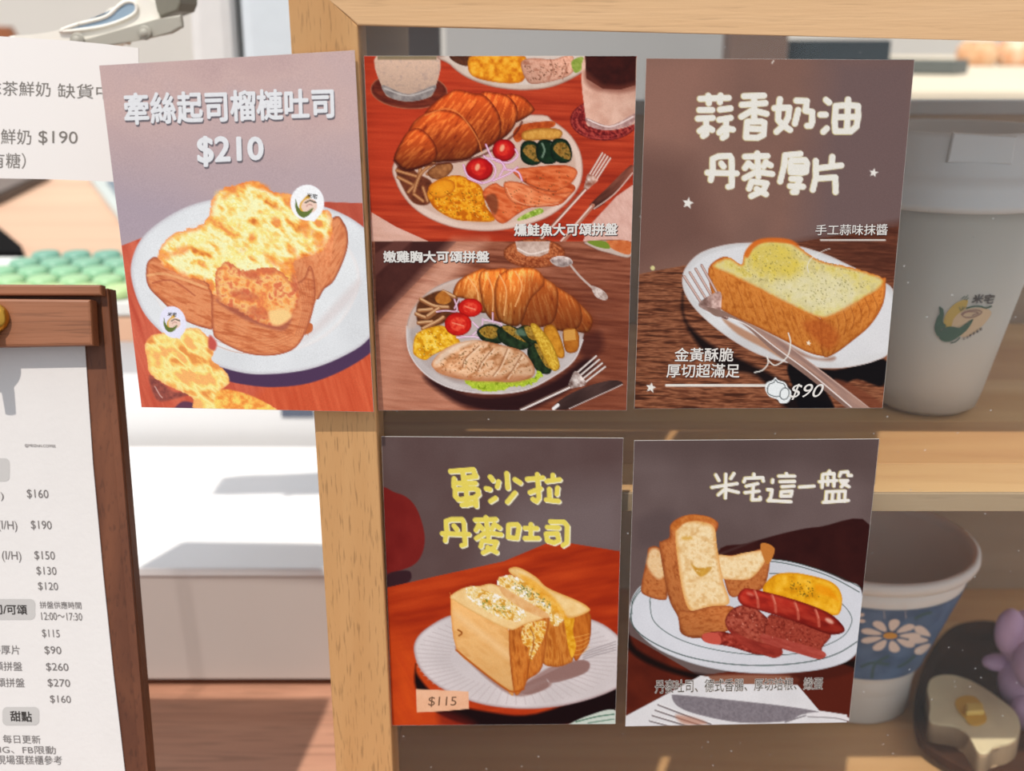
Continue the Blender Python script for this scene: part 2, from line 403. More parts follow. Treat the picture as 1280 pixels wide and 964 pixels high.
# ------------------------------------------------------------------ the setting
tag(box('wall_back', (-3.5, 3.2, -1.1), (4.5, 3.3, 1.6), M_wall), kind='structure')
tag(box('floor', (-3.5, -3, -1.15), (4.5, 3.2, -1.1), M_floor), kind='structure')
ZC, ZF, ZS = -0.385, -0.362, -0.1745          # counter, case floor, shelf top
ct = tag(thing('service_counter', (0, 0.2, -1.1), 'reddish brown wooden counter under the case, the white machine and the menu board', 'counter'))
box('counter_top', (-0.9, -0.16, ZC-0.03), (1.0, 0.398, ZC), M_counter, ct, 0.003)
box('counter_body', (-0.86, -0.12, -1.1), (0.96, 0.392, ZC-0.03), M_walnut_x, ct)
# raised desk behind
M_desk = wood('desk_wood', (224, 186, 156), (208, 162, 134), 'x', 20, (0.2, 0.9), 0.5, 40)
ZD = -0.20
dk = thing('raised_desk', (-0.4, 1.1, -1.1), 'pale peach wooden desk behind the green keyboard', 'desk')
box('desk_top', (-1.3, 0.40, ZD-0.02), (-0.135, 1.75, ZD), M_desk, dk, 0.002)
box('desk_panel', (-1.26, 0.415, -1.1), (-0.137, 1.7, ZD-0.02), M_white, dk)

# ------------------------------------------------------------------ the display case
RF = -0.0045                                # front face of the frame; the glass stands at y 0 to 0.003
CASE = thing('display_case', (0.13, 0.1, ZC), 'pine framed glass display case with photo cards on its front', 'display case')
def front(px, py, y=RF): return at(px, py, y)
zt = 0.045
# stile: outer edge (360,0)-(420,964), inner edge (447,32)-(492,964)
def lerp_line(p, q, y): t = (y-p[1])/(q[1]-p[1]); return (p[0]+(q[0]-p[0])*t, y)
o_t, i_t = lerp_line((360, 0), (420, 964), -60), lerp_line((447, 32), (491, 964), 32)
o_b, i_b = lerp_line((360, 0), (420, 964), 1085), lerp_line((447, 32), (491, 964), 1085)
mit = front(412, 0); mit_top = front(371, -42)
corner = front(447, 32); outer_top = front(*o_t)
back = Vector((0, 0.0225, 0))
def fp(p, dy=0.0): v = Vector(p); return Vector((v.x, v.y+dy, v.z))
st_pts = [front(*o_b), front(*i_b), corner, mit, mit_top, outer_top]
prism('frame_stile', st_pts, back, M_pine_v, CASE, 0.0006, 2)
rl = [corner, front(1280, 52), front(1700, 62), front(1700, -60), mit_top, mit]
prism('frame_rail', rl, back, M_pine, CASE, 0.0006, 2)
box('frame_rail', (-0.0750, RF, ZC), (0.52, 0.017, ZF-0.004), M_pine, CASE, 0.0006)
box('frame_stile', (0.36, RF, ZC), (0.395, 0.017, 0.03), M_pine_v, CASE, 0.0006)
gl = obj('front_glass', [(-0.062, 0, ZF-0.004), (0.362, 0, ZF-0.004), (0.362, 0, 0.004), (-0.062, 0, 0.004), (-0.062, 0.003, ZF-0.004), (0.362, 0.003, ZF-0.004), (0.362, 0.003, 0.004), (-0.062, 0.003, 0.004)],
    [(0,1,2,3),(7,6,5,4),(0,4,5,1),(1,5,6,2),(2,6,7,3),(3,7,4,0)], M_glass, CASE)
XL, XR, YB = -0.0605, 0.352, 0.285
M_side = wood('side_panel_wood', (150, 118, 86), (130, 98, 68), 'y', 40, (0.25, 0.8), 0.6, 100)
box('side_panel', (XL-0.012, 0.018, ZC), (XL, YB, 0.02), M_side, CASE)
box('unseen_side_glass', (XR+0.004, 0.018, ZC), (XR+0.008, YB, 0.02), glass_mat('unseen_side_glass', haze=0.01, specks=False), CASE)  # unseen right side, made of glass to let sky light into the case
box('top_panel', (XL-0.02, 0.0175, 0.02), (XR+0.012, YB, 0.032), mat('top_panel_bounce', (236, 232, 224), 0.7, noise=(0.02, 10)), CASE)  # case top made white to bounce light onto the shelves
sh = box('shelf_board', (XL, 0.012, ZS-0.0076), (XR, YB-0.006, ZS-0.0072+0.0002), M_shelf, CASE)
ys = [0.0115, 0.0415, 0.095, 0.16, 0.222, YB-0.006]
for i in range(5):
    box('plank', (XL, ys[i]+0.00015, ZS-0.0072), (XR, ys[i+1]-0.00015, ZS), (M_shelf2, M_shelf)[i % 2], sh, 0.0002, 1)
box('shelf_edge_shade', (XL, 0.0095, ZS-0.0078), (XR, 0.0113, ZS-0.0001), wood('edge_shade_tone', (170, 146, 116), (152, 128, 98), 'x', 40, (0.25, 0.8), 0.6, 120), sh, 0.0002, 1)  # added strip: shade on the shelf front put into a darker grey-brown
fl = box('base_board', (XL, 0.006, ZC+0.001), (XR, YB, ZF-0.0065), M_shelf, CASE)
ys = [0.006, 0.07, 0.13, 0.19, 0.24, YB]
for i in range(5):
    box('plank', (XL, ys[i]+0.00015, ZF-0.006), (XR, ys[i+1]-0.00015, ZF), (M_shelf, M_shelf2)[i % 2], fl, 0.0002, 1)
zp = at(1200, 125, YB).z
box('back_panel', (0.06, YB, ZC), (XR+0.01, YB+0.006, zp-0.008), M_tanpanel, CASE, 0.0005)
box('back_panel_cap', (0.06, YB-0.004, zp-0.008), (XR+0.01, YB+0.010, zp), M_grey, CASE, 0.0008)
box('back_panel', (XL, YB+0.001, ZC), (0.058, YB+0.007, at(800, 190, YB).z), M_darkpanel, CASE, 0.0005)

# ------------------------------------------------------------------ what stands behind the case
bp = box('post', (at(912, 60, 0.75).x, 0.75, -1.1), (at(985, 60, 0.75).x, 0.79, 0.6), mat('brown_post', (112, 88, 76), 0.6), None, 0.002, loc=(0.15, 0.77, -1.1))
tag(bp, 'brown upright post seen through the case between grey board and dark screen', 'post')
gb = box('grey_board', (at(556, 60, 0.9).x, 0.9, -1.1), (at(911, 60, 0.9).x+0.02, 0.915, 0.5), M_grey, None, 0.002, loc=(0.05, 0.9, -1.1))
tag(gb, 'plain pale grey board seen through the case above the croissant card', 'board')
db = box('dark_post', (at(452, 60, 0.6).x, 0.6, -1.1), (at(550, 60, 0.6).x, 0.62, 0.5), mat('dark_post', (48, 36, 32), 0.6), None, 0.002, loc=(-0.08, 0.61, -1.1))
tag(db, 'dark brown upright board behind the case, beside the wooden stile', 'post')
tb = thing('back_table', (0.75, 1.6, -1.1), 'bright cream table top seen through the case above the tall cup', 'table')
box('table_top', (0.28, 0.82, -0.085), (2.2, 2.5, -0.06), M_cream, tb, 0.004)
box('leg', (0.32, 0.86, -1.1), (0.40, 0.94, -0.085), M_white, tb); box('leg', (2.1, 0.86, -1.1), (2.18, 0.94, -0.085), M_white, tb)
box('leg', (0.32, 2.3, -1.1), (0.40, 2.38, -0.085), M_white, tb); box('leg', (2.1, 2.3, -1.1), (2.18, 2.38, -0.085), M_white, tb)
mo = thing('display_screen', (0.36, 0.86, -0.06), 'dark screen seen through the case above the garlic toast card', 'screen')
x0, x1 = at(986, 60, 0.86).x, at(1114, 60, 0.86).x
zt_ = at(1050, 50, 0.86).z
M_scr = mat('dark_screen', (34, 44, 48), 0.3)
box('screen_panel', (x0, 0.86, -0.058), (x1, 0.875, zt_), M_scr, mo, 0.002); box('screen_foot', (x0+0.02, 0.85, -0.0598), (x1-0.02, 0.90, -0.054), M_scr, mo, 0.001)
M_jar = mat('orange_jar', (226, 150, 96), 0.4, noise=(0.3, 30, (240, 210, 180))); M_lid = mat('jar_lid', (240, 232, 220), 0.5)
for i, (px, lab) in enumerate(((1222, 'orange and white jar on the cream table behind the case'), (1270, 'deep orange jar at the far right on the cream table'))):
    p = at(px, 66, 1.7); p.z = -0.06; jr = thing('jar', p, lab, 'jar', 'jars on the table behind the case')
    lathe('jar_body', [(0, 0), (0.028, 0), (0.036, 0.012), (0.036, 0.030), (0.026, 0.042), (0, 0.042)], p, M_jar if i else mat('pale_jar', (236, 200, 160), 0.4, noise=(0.3, 25, (214, 150, 100))), jr, 24)
    lathe('lid', [(0, 0.0425), (0.027, 0.0425), (0.027, 0.050), (0, 0.050)], p, M_lid, jr, 24, False)
p = at(1150, 72, 1.3); p.z = -0.06
dsh = thing('dark_tray', p, 'dark slanted tray lying on the cream table beside the screen', 'tray')
prism('tray_body', [p+Vector(v) for v in ((-0.06, -0.02, 0.001), (0.03, -0.06, 0.001), (0.06, -0.03, 0.001), (-0.04, 0.03, 0.001))], (0, 0, 0.02), mat('tray_grey', (92, 96, 92), 0.5), dsh, 0.002)

# ------------------------------------------------------------------ white machine on the counter
YM = at(300, 855, 0).y; YM = atz(300, 866, ZC).y
zm = at(300, 710, YM).z
MW = thing('white_machine', (-0.2, YM+0.1, ZC), 'white boxy till with flat top and front coloured grey for shade standing between menu board and case', 'machine')
M_face_shade = mat('machine_face_shade', (206, 196, 190), 0.5, noise=(0.04, 8))  # shade on the white casing's front put into a greyer colour
box('top_cover', (-0.52, YM, zm-0.006), (-0.078, 0.396, zm), M_white, MW, 0.0015)
hexa('front_panel', [(-0.515, YM+0.006, ZC+0.006), (-0.080, YM+0.006, ZC+0.006), (-0.080, 0.39, ZC+0.006), (-0.515, 0.39, ZC+0.006), (-0.515, YM+0.001, zm-0.006), (-0.080, YM+0.001, zm-0.006), (-0.080, 0.39, zm-0.006), (-0.515, 0.39, zm-0.006)], M_face_shade, MW)
M_blk = mat('black_rubber', (22, 20, 20), 0.6)
for x in (-0.105, -0.25, -0.49):
    lathe('foot', [(0, 0), (0.009, 0), (0.010, 0.003), (0.010, 0.006), (0, 0.006)], (x, YM+0.022, ZC+0.0002), M_blk, MW, 20)
c0 = at(372, 517, 0.4146)
lbl = thing('label_strip', c0, 'small dark strip on the white desk front just below the cheese toast card', 'label')
s0, s1 = at(352, 521, 0.4146), at(392, 507, 0.4146)
box('strip', (s0.x, 0.4138, s0.z), (s1.x, 0.4148, s1.z), mat('strip_grey', (96, 104, 122), 0.5), lbl)

# keyboard with round green keys
KB = thing('keyboard', atz(70, 350, ZD), 'keyboard with rounded pale to dark green keycaps behind the wooden menu board', 'keyboard')
kz = ZD+0.012
M_kb = mat('keyboard_white', (226, 226, 222), 0.4)
a = atz(-80, 372, kz); b = atz(190, 372, kz); 
tilt = 0.08
def kp(x, y, h=0): return Vector((x, y, kz+(y-a.y)*tilt+h))
kbl = [kp(a.x-0.02, a.y-0.010, -0.010), kp(b.x, a.y-0.010, -0.010), kp(b.x, a.y+0.112, -0.010), kp(atz(36, 306, kz).x, a.y+0.112, -0.010)]
hexa('keyboard_body', [Vector((v.x, v.y, ZD+0.0005)) for v in kbl]+[v+Vector((0, 0, 0.010)) for v in kbl], M_kb, KB, 0.002)
kcols = [(186, 214, 150), (160, 200, 150), (140, 190, 150), (128, 178, 150), (116, 166, 146)]
kdark = [(108, 158, 150), (104, 154, 150), (92, 142, 142), (84, 134, 138), (76, 122, 134)]
km = {}
def kmat(c):
    if c not in km: km[c] = mat('keycap', c, 0.35, noise=(0.03, 60))
    return km[c]
ko = 0
base_prof = [(0.0112, 0), (0.0116, 0.003), (0.0104, 0.0062), (0.006, 0.0072), (0, 0.0070)]
for r in range(5):
    for c in range(10):
        x = a.x+0.010+0.0250*c+(r*0.0085); y = a.y+0.003+r*0.0238
        if x > b.x-0.008 or x < atz(-24+r*17, 362-r*12.5, kz).x: continue
        dark = c+0.35*r > 6.0+ (0.2 if r < 1 else 0)
        lathe('keycap', base_prof, kp(x, y, 0.001), kmat(kdark[r] if dark else kcols[r]), KB, 16, True, (0, -tilt, 1))
tag(KB)
# things on the desk behind the keyboard
M_dk = mat('black_case', (14, 13, 14), 0.8, 0.05)
p = atz(-10, 318, ZD)
bk = thing('black_box', p, 'black box on the peach desk at the left edge', 'box')
prism('box_body', [atz(-60, 322, ZD+0.0005), atz(31, 322, ZD+0.0005), atz(28, 314, ZD+0.0005), atz(0, 290, ZD+0.0005), atz(-60, 262, ZD+0.0005)], (0, 0, 0.005), M_dk, bk, 0.002)
M_tab = mat('tablet_metal', (120, 112, 108), 0.35, metal=0.3); M_rim = mat('tablet_rim', (60, 44, 36), 0.5)
tbm = thing('grey_tablet', atz(10, 235, ZD), 'grey tablet with brown edge lying under the white paper sign', 'tablet')
q = [atz(-60, 272, ZD+0.0005), atz(0, 256, ZD+0.0005), atz(62, 225, ZD+0.0005), atz(40, 214, ZD+0.0005), atz(-60, 214, ZD+0.0005)]
prism('tablet_body', q, (0, 0, 0.012), M_rim, tbm, 0.002)
prism('tablet_face', [v+Vector((-0.004, 0.012, 0.0122)) for v in q], (0, 0, 0.002), M_tab, tbm, 0.001)
dv = thing('glass_tray', atz(140, 250, ZD), 'pale grey edged blue plate standing between white paper sign and cheese toast card', 'tray')
prism('tray_rim', [atz(111, 226, ZD+0.0005), atz(150, 280, ZD+0.0005), atz(260, 280, ZD+0.0005), atz(260, 200, ZD+0.0005), atz(120, 200, ZD+0.0005)], (0, 0, 0.008), mat('pale_rim', (196, 204, 200), 0.4), dv, 0.001)
prism('tray_inset', [atz(133, 228, ZD+0.0087), atz(158, 262, ZD+0.0087), atz(250, 262, ZD+0.0087), atz(250, 210, ZD+0.0087), atz(140, 210, ZD+0.0087)], (0, 0, 0.001), mat('blue_inset', (104, 122, 138), 0.4), dv)

# ------------------------------------------------------------------ white arm and grey housing, top left
M_arm = mat('arm_white', (244, 238, 226), 0.4); M_arm2 = mat('arm_grey', (176, 172, 160), 0.5); M_arm3 = mat('arm_dark', (130, 126, 112), 0.5); M_blue = mat('arm_recess', (150, 172, 190), 0.4)
YA = 0.16
ARM = thing('support_arm', at(120, 60, YA), 'cream white metal arm with open slot above the white paper sign', 'arm')
arm = [(-20, 62), (2, 52), (12, 45), (40, 43), (70, 38), (110, 26), (135, 17), (148, 4), (165, -6), (190, -4), (202, 10), (200, 28), (180, 40), (150, 48), (135, 54), (120, 62), (60, 70), (-20, 80)]
hole = [(98, 30), (132, 21), (148, 8), (158, 2), (168, 3), (171, 12), (164, 20), (140, 30), (112, 36), (75, 39)]
AP = [at(*c, YA) for c in spline(arm, True, 3)]
prism('arm_body', AP, (0, 0.03, 0), M_arm, ARM, 0.0015)
prism('arm_recess', [at(*c, YA-0.0006) for c in spline(hole, True, 3)], (0, 0.0004, 0), M_blue, ARM)
tube('arm_lip', [at(*c, YA-0.0005) for c in spline(hole+[hole[0]], False, 4)], 0.0009, M_arm, ARM, 8)
prism('arm_rail', [at(*c, YA-0.004) for c in [(92, 52), (140, 40), (196, 24), (226, 18), (228, 34), (214, 42), (176, 50), (120, 60)]], (0, 0.004, 0), M_arm2, ARM, 0.001)
prism('arm_block', [at(*c, YA-0.003) for c in [(190, -12), (226, -14), (226, 4), (222, 14), (200, 22), (196, 14)]], (0, 0.03, 0), M_arm3, ARM, 0.001)
for px, py in ((97, 50), (181, 41)):
    c = at(px, py, YA-0.0045)
    lathe('screw', [(0, 0.002), (0.0018, 0.002), (0.0022, 0.0012), (0.0030, 0.0018), (0.0034, 0)], c, M_arm2, ARM, 24, True, (0, -1, 0))
M_hs = mat('housing', (222, 218, 214), 0.5); M_hs2 = mat('housing_cool', (212, 218, 222), 0.5); M_slit = mat('housing_slit', (96, 98, 98), 0.6)
YH = 0.42
HS = thing('grey_housing', (at(300, 60, YH).x, YH+0.03, ZD), 'smooth pale grey equipment housing with dark slit above the cheese toast card', 'machine')
def col(x0t, x0b, x1t, x1b, y, th, m, name, bev=0.004):
    pts = [at(x0t, -90, y), at(x1t, -90, y), at(x1b, 150, y), at(x0b, 150, y)]
    z_ = ZD+0.0008
    pts[2] = Vector((pts[2].x, pts[2].y, z_)); pts[3] = Vector((pts[3].x, pts[3].y, z_))
    return prism(name, pts, (0, th, 0), m, HS, bev)
col(228, 236, 283, 300, YH, 0.05, M_hs, 'housing_body', 0.008)
col(284, 302, 300, 308, YH+0.012, 0.04, M_slit, 'housing_slit', 0.001)
col(292, 306, 372, 392, YH-0.004, 0.05, M_hs2, 'housing_door', 0.008)
pb = prism('brown_board', [Vector((at(x, y, 1.9).x, 1.9, z)) if z else at(x, y, 1.9) for x, y, z in ((-60, 32, 0), (8, 33, 0), (16, 47, 0), (16, 60, -1.1), (-60, 60, -1.1))], (0, 0.03, 0), mat('brown_wood', (150, 92, 56), 0.6, noise=(0.1, 12)), None, 0.002)
tag(pb, 'brown wooden board corner showing at the top left edge behind the white arm', 'board')

# ------------------------------------------------------------------ white paper sign
YP = 0.075
SG = thing('paper_sign', at(90, 226, YP), 'white paper notice with thin grey drink names hanging left of the cheese toast card', 'sign')
M_sign = mat('sign_paper', (226, 220, 216), 0.7, 0.1, noise=(0.01, 20))
nS = Vector((0.0, -1, 0.12)).normalized(); p0 = at(90, 140, YP)
SP = plane_np(p0, nS); S1 = plane_np(p0+nS*0.00012, nS)
sg = [(-150, 215), (-60, 222), (60, 224), (158, 228), (176, 230), (174.5, 150), (173, 60), (130, 55), (90, 51), (-150, 36)]
prism('sheet', [Vector(SP(*c)) for c in sg], -nS*0.0004, M_sign, SG)
M_sty = ink('sign_grey', (122, 116, 110)) if 'ink' in globals() else mat('ink_sign_grey', (122, 116, 110), 0.7, 0.1)
S1f = lambda a, b: Vector(S1(a, b))
for body, q in (('抹茶鮮奶', [(-18, 101), (63, 102.5), (63, 121), (-18, 119)]), ('缺貨中', [(72, 104), (139, 106), (139, 124), (72, 122.5)]), ('鮮奶', [(1, 161), (39, 162), (39, 181), (1, 180)]), ('$190', [(48, 163), (97, 164.5), (97, 182), (48, 181)]), ('有糖）', [(-12, 190), (32, 191.5), (32, 211), (-12, 210)])):
    lettering('lettering', body, q, S1f, M_sty, SG, bold=-0.008)
stn = thing('sign_stand', (at(60, 200, 0.10).x, 0.10, ZC), 'slim clear stand holding the white paper notice', 'stand')
M_acr = glass_mat('acrylic', haze=0.02, specks=False)
bz = SP(80, 200)
box('stand_post', (at(-60, 200, 0.09).x, bz[1]+0.0022, zm+0.001), (at(-50, 200, 0.09).x+0.004, bz[1]+0.0042, bz[2]+0.02), M_acr, stn)

# ------------------------------------------------------------------ menu board
nB = Vector((0, -math.cos(math.radians(18)), math.sin(math.radians(18))))
pB = at(190, 964, -0.02)
BP = plane_np(pB, nB); Bf = lambda x, y: Vector(BP(x, y))
MB_ = thing('menu_board', Vector((-0.24, pB.y-0.02, ZC)), 'dark walnut clip board leaning back with a paper price menu', 'menu board')
def extz(p, z):      # slide along the board down to height z
    d = Vector((0, nB.z, -nB.y)); d = -d if d.z > 0 else d
    return p+d*((p.z-z)/-d.z) if d.z < 0 else p
rt, rb = Bf(137, 361), Bf(187, 964)
rbz = rb+(rb-rt)*((rb.z-(ZC+0.004))/(rt.z-rb.z))
lt = Vector((rt.x-0.19, rt.y, rt.z)); lb = Vector((rbz.x-0.19, rbz.y, rbz.z))
prism('backboard', [rbz, rt, lt, lb], -nB*0.008, M_walnut, MB_, 0.0008)
# raised rim strip on the right
def Bo(x, y, h): v = Bf(x, y); return v+nB*h
it = [(118, 361), (137, 361), (187, 964), (196, 1085), (172, 1085), (161, 964)]
prism('side_strip', [Bo(x, y, 0.0) for x, y in [(126, 361), (136.5, 361), (186.5, 964), (194, 1060), (186, 1060), (177, 964)]], nB*0.0016, M_walnut, MB_, 0.0005)
prism('clamp_bar', [Bo(x, y, 0.0016) for x, y in [(124, 377), (127, 433), (-90, 437), (-90, 375)]], nB*0.008, M_walnut_x, MB_, 0.0010)
prism('top_strip', [Bo(x, y, 0.0002) for x, y in [(133, 358), (134, 371), (-90, 371), (-90, 357)]], nB*0.006, M_walnut_x, MB_, 0.0008)
M_br = mat('brass', (190, 142, 56), 0.28, metal=0.9, bump=0.2, bscale=700)
c = Bo(-8, 411, 0.010)
kn = lathe('clamp_screw', [(0, 0.013), (0.004, 0.0125), (0.0045, 0.009), (0.0075, 0.008), (0.0082, 0.004), (0.0078, 0), (0, 0)], c, M_br, MB_, 32, True, nB)
tube('wing', [Bo(-4, 425, 0.014), Bo(0, 440, 0.017), Bo(1, 456, 0.020)], [0.0032, 0.0026, 0.0022], M_br, kn, 12)
lathe('clamp_collar', [(0, 0.004), (0.005, 0.0038), (0.006, 0.002), (0.0058, 0)], Bo(8, 400, 0.0098), M_br, MB_, 24, True, nB)
pt = thing('menu_sheet', Bf(60, 700), 'textured white paper price menu clamped on the walnut board', 'menu')
M_menu = mat('menu_paper', (204, 199, 196), 0.8, 0.1, noise=(0.02, 60), bump=0.12, bscale=420)
prism('paper', [Bo(x, y, 0.0002) for x, y in [(107, 432), (117, 580), (130, 720), (143, 845), (157, 964), (170, 1060), (-160, 1060), (-120, 432)]], nB*0.0006, M_menu, pt)
Pm = plane_np(Bf(60, 700)+nB*0.0010, nB); Pf = lambda a, b: Vector(Pm(a, b))
Pm0 = plane_np(Bf(60, 700)+nB*0.0009, nB); P0f = lambda a, b: Vector(Pm0(a, b))
def rrect(x0, y0, x1, y1, r, dx=0):
    out = []
    for cx, cy, a0 in ((x1-r, y0+r, -90), (x1-r, y1-r, 0), (x0+r, y1-r, 90), (x0+r, y0+r, 180)):
        for k in range(5): a = math.radians(a0+k*22.5); out.append((cx+r*math.cos(a), cy+r*math.sin(a)))
    return out
M_btn = mat('ink_button', (178, 174, 171), 0.8, 0.1)
for x0, y0, x1, y1 in ((-60, 573, 12, 602), (-70, 749, 44, 775), (3, 884, 49, 907)):
    r = rrect(x0, y0, x1, y1, 6)
    obj('heading_tab', [P0f(*c) for c in r], [tuple(range(len(r)))], M_btn, pt)
M_mi = mat('ink_menu', (112, 106, 104), 0.8, 0.1); M_md = mat('ink_menu_dark', (60, 56, 54), 0.8, 0.1)
for body, x0, x1, y0, y1, dk_ in (('$160', 33, 60, 612, 624, 0), ('(I/H)', -3, 21, 651, 665, 0), ('$190', 38, 64, 651, 663, 0), ('(I/H)', 2, 26, 689, 703, 0), ('$150', 42.5, 68, 689, 701, 0), ('$130', 45, 70, 708.5, 720, 0), ('$120', 47, 72, 728, 739, 0), ('（I/H)', -25, 4, 613, 626, 0),
        ('拼盤供應時間', 49, 101, 752, 761, 0), ('12:00～17:30', 51, 102, 766, 775.5, 0), ('$115', 52, 74, 787, 798, 0), ('$90', 55, 76, 808, 819, 0), ('$260', 57, 85, 829, 840, 0), ('$270', 59, 87, 849, 860, 0), ('$160', 62, 88, 869.5, 880, 0),
        ('吐司/可頌', -22, 33, 756, 768, 1), ('丹麥厚片', -24, 24, 806.5, 818, 0), ('大可頌拼盤', -32, 27, 827, 838.5, 0), ('大可頌拼盤', -29, 30, 847.5, 859, 0), ('甜點', 12.5, 39, 889.5, 902, 1),
        ('每日更新', 3, 50, 919, 929.5, 0), ('IG、FB限動', -1, 69, 932.5, 942.5, 0), ('現場蛋糕櫃參考', -5, 77, 944.5, 956, 0), ('@MEIZHAI.COFFEE', 30.5, 69, 555.5, 560, 0)):
    lettering('lettering', body, [(x0, y0-0.5), (x1, y0+0.5), (x1+1, y1+0.5), (x0+1, y1-0.5)], Pf, M_md if dk_ else M_mi, pt, bold=0.02 if dk_ else 0.0)

# ------------------------------------------------------------------ cups
def on_lathe(c, prof, eps):
    """point where the ray of a pixel meets the turned surface (first hit)"""
    hs = np.array([h for r, h in prof]); rs = np.array([r for r, h in prof])
    def f(px, py):
        r = ray(px, py).normalized(); cc = Vector(c); t = (cc.y-O.y)/r.y; t0, t1 = (t-0.12), t
        def g(t):
            p = O+r*t; rad = math.hypot(p.x-cc.x, p.y-cc.y); return rad-(np.interp(p.z-cc.z, hs, rs)+eps)
        n = 60; prev = t0
        for i in range(1, n+1):
            tt = t0+(t1+0.02-t0)*i/n
            if g(tt) < 0:
                a_, b_ = prev, tt
                for _ in range(18):
                    m_ = (a_+b_)/2
                    if g(m_) < 0: b_ = m_
                    else: a_ = m_
                return O+r*a_
            prev = tt
        return O+r*t1
    return f
def decal(name, pts, place, m, parent, smooth=True, rings=4, k=3):
    P = spline(pts, True, k) if smooth else np.array(pts, float)
    c = P.mean(0); vs = []; fs = []; n = len(P)
    for j in range(rings):
        q = 1-j/rings
        vs += [place(*(c+(p-c)*q)) for p in P]
    vs.append(place(*c))
    for j in range(rings-1):
        for i in range(n): fs.append((j*n+i, j*n+(i+1) % n, (j+1)*n+(i+1) % n, (j+1)*n+i))
    for i in range(n): fs.append(((rings-1)*n+i, (rings-1)*n+(i+1) % n, rings*n))
    return obj(name, vs, fs, m, parent)
def ribbon(name, pts, w, place, m, parent):
    P = spline(pts, False, 5); vs = []; fs = []
    for i, p in enumerate(P):
        t = P[min(i+1, len(P)-1)]-P[max(i-1, 0)]; t = t/np.linalg.norm(t); nn = np.array([-t[1], t[0]])*w/2
        vs += [place(*(p+nn)), place(*(p-nn))]
    for i in range(len(P)-1): fs.append((2*i, 2*i+1, 2*i+3, 2*i+2))
    return obj(name, vs, fs, m, parent)
def frosted(name, col, tr=0.35):
    m = mat(name, col, 0.35, 0.4, noise=(0.02, 30)); nt = m.node_tree
    t = nt.nodes.new('ShaderNodeBsdfTranslucent'); t.inputs[0].default_value = lin(col)
    mx = nt.nodes.new('ShaderNodeMixShader'); mx.inputs[0].default_value = tr
    nt.links.new(nt.nodes['Principled BSDF'].outputs[0], mx.inputs[1]); nt.links.new(t.outputs[0], mx.inputs[2])
    nt.links.new(mx.outputs[0], nt.nodes['Material Output'].inputs[0]); return m
M_cup = frosted('frosted_cup', (226, 218, 206)); M_cuplid = frosted('cup_lid', (236, 236, 236), 0.3)
c1 = Vector((0.2015, 0.120, ZS+0.0006))
CU = thing('takeaway_cup', c1, 'tall frosted white takeaway cup with lid and corn logo on the upper shelf', 'cup')
H1 = 0.1015
prof1 = [(0, 0), (0.019, 0), (0.0235, 0.003), (0.0255, 0.010), (0.0455, H1)]
lathe('cup_body', prof1+[(0.0445, H1), (0.024, 0.011), (0, 0.004)], c1, M_cup, CU, 96)
lathe('lid', [(0.0455, H1-0.002), (0.0500, H1-0.001), (0.0510, H1+0.002), (0.0495, H1+0.005), (0.0495, H1+0.008), (0.0485, H1+0.011), (0.0465, H1+0.0125), (0.0450, H1+0.0145), (0.0435, H1+0.0290), (0.0425, H1+0.0312), (0.0405, H1+0.0312), (0.0395, H1+0.0240), (0, H1+0.0235)], c1, M_cuplid, CU, 96)
lp = [(0.0495, H1+0.008), (0.045, H1+0.0145), (0.0435, H1+0.029), (0.0425, H1+0.033)]
on1 = on_lathe(c1, lp, 0.0)
tb_c = on1(1226, 186)
d_ = (tb_c-Vector((c1.x, c1.y, tb_c.z))).normalized(); sdv = Vector((-d_.y, d_.x, 0))
pts = [tb_c+sdv*sx*0.0132+Vector((0, 0, sz))+d_*0.001 for sx, sz in ((-1, -0.0058), (1, -0.0062), (1.05, 0.0052), (-0.9, 0.0066))]
prism('tab', pts, -d_*0.004, M_cuplid, CU, 0.0008)
O1 = on_lathe(c1, prof1, 0.0003); O1b = on_lathe(c1, prof1, 0.0005); O1c = on_lathe(c1, prof1, 0.0007)
def z8(pts): return [(1120+x/8.0, 340+y/8.0) for x, y in pts]
M_lg = mat('logo_green', (44, 84, 62), 0.6); M_ly = mat('logo_yellow', (190, 160, 70), 0.6); M_lb = mat('logo_beige', (204, 178, 144), 0.6); M_lp = mat('logo_brown', (140, 104, 92), 0.6); M_lk = mat('logo_dark', (56, 44, 40), 0.6)
decal('logo_cup', z8([(560, 545), (570, 460), (640, 395), (760, 360), (900, 365), (955, 410), (900, 500), (800, 600), (700, 650), (640, 640)]), O1, M_lb, CU)
decal('logo_corn', z8([(480, 545), (480, 470), (520, 390), (600, 310), (700, 275), (720, 300), (690, 370), (620, 420), (570, 480), (555, 545), (520, 560)]), O1b, M_ly, CU)
decal('logo_leaf', z8([(430, 345), (470, 370), (480, 430), (470, 500), (500, 545), (450, 580), (430, 650), (395, 610), (385, 550), (410, 460), (445, 400)]), O1c, M_lg, CU)
decal('logo_leaf', z8([(430, 630), (470, 570), (540, 545), (640, 560), (700, 520), (775, 470), (720, 570), (640, 640), (560, 690), (490, 700), (440, 675)]), O1c, M_lg, CU)
ribbon('logo_line', z8([(700, 365), (780, 345), (850, 345), (900, 362), (960, 340)]), 2.0, O1c, M_lg, CU)
ribbon('logo_line', z8([(545, 712), (600, 695), (640, 655)]), 1.4, O1c, M_lg, CU)
ribbon('logo_swirl', z8([(650, 430), (700, 395), (800, 382), (860, 400), (800, 445), (700, 455), (665, 430), (720, 400), (800, 400), (820, 415), (760, 435)]), 1.3, O1c, M_lp, CU)
for a_ in ([(650, 275), (690, 240)], [(680, 280), (722, 230)], [(700, 285), (730, 255)], [(630, 350), (650, 395)], [(665, 345), (672, 380)], [(690, 350), (650, 385)], [(485, 520), (500, 540)]):
    ribbon('logo_tick', z8(a_), 0.9, O1c, M_lg, CU)
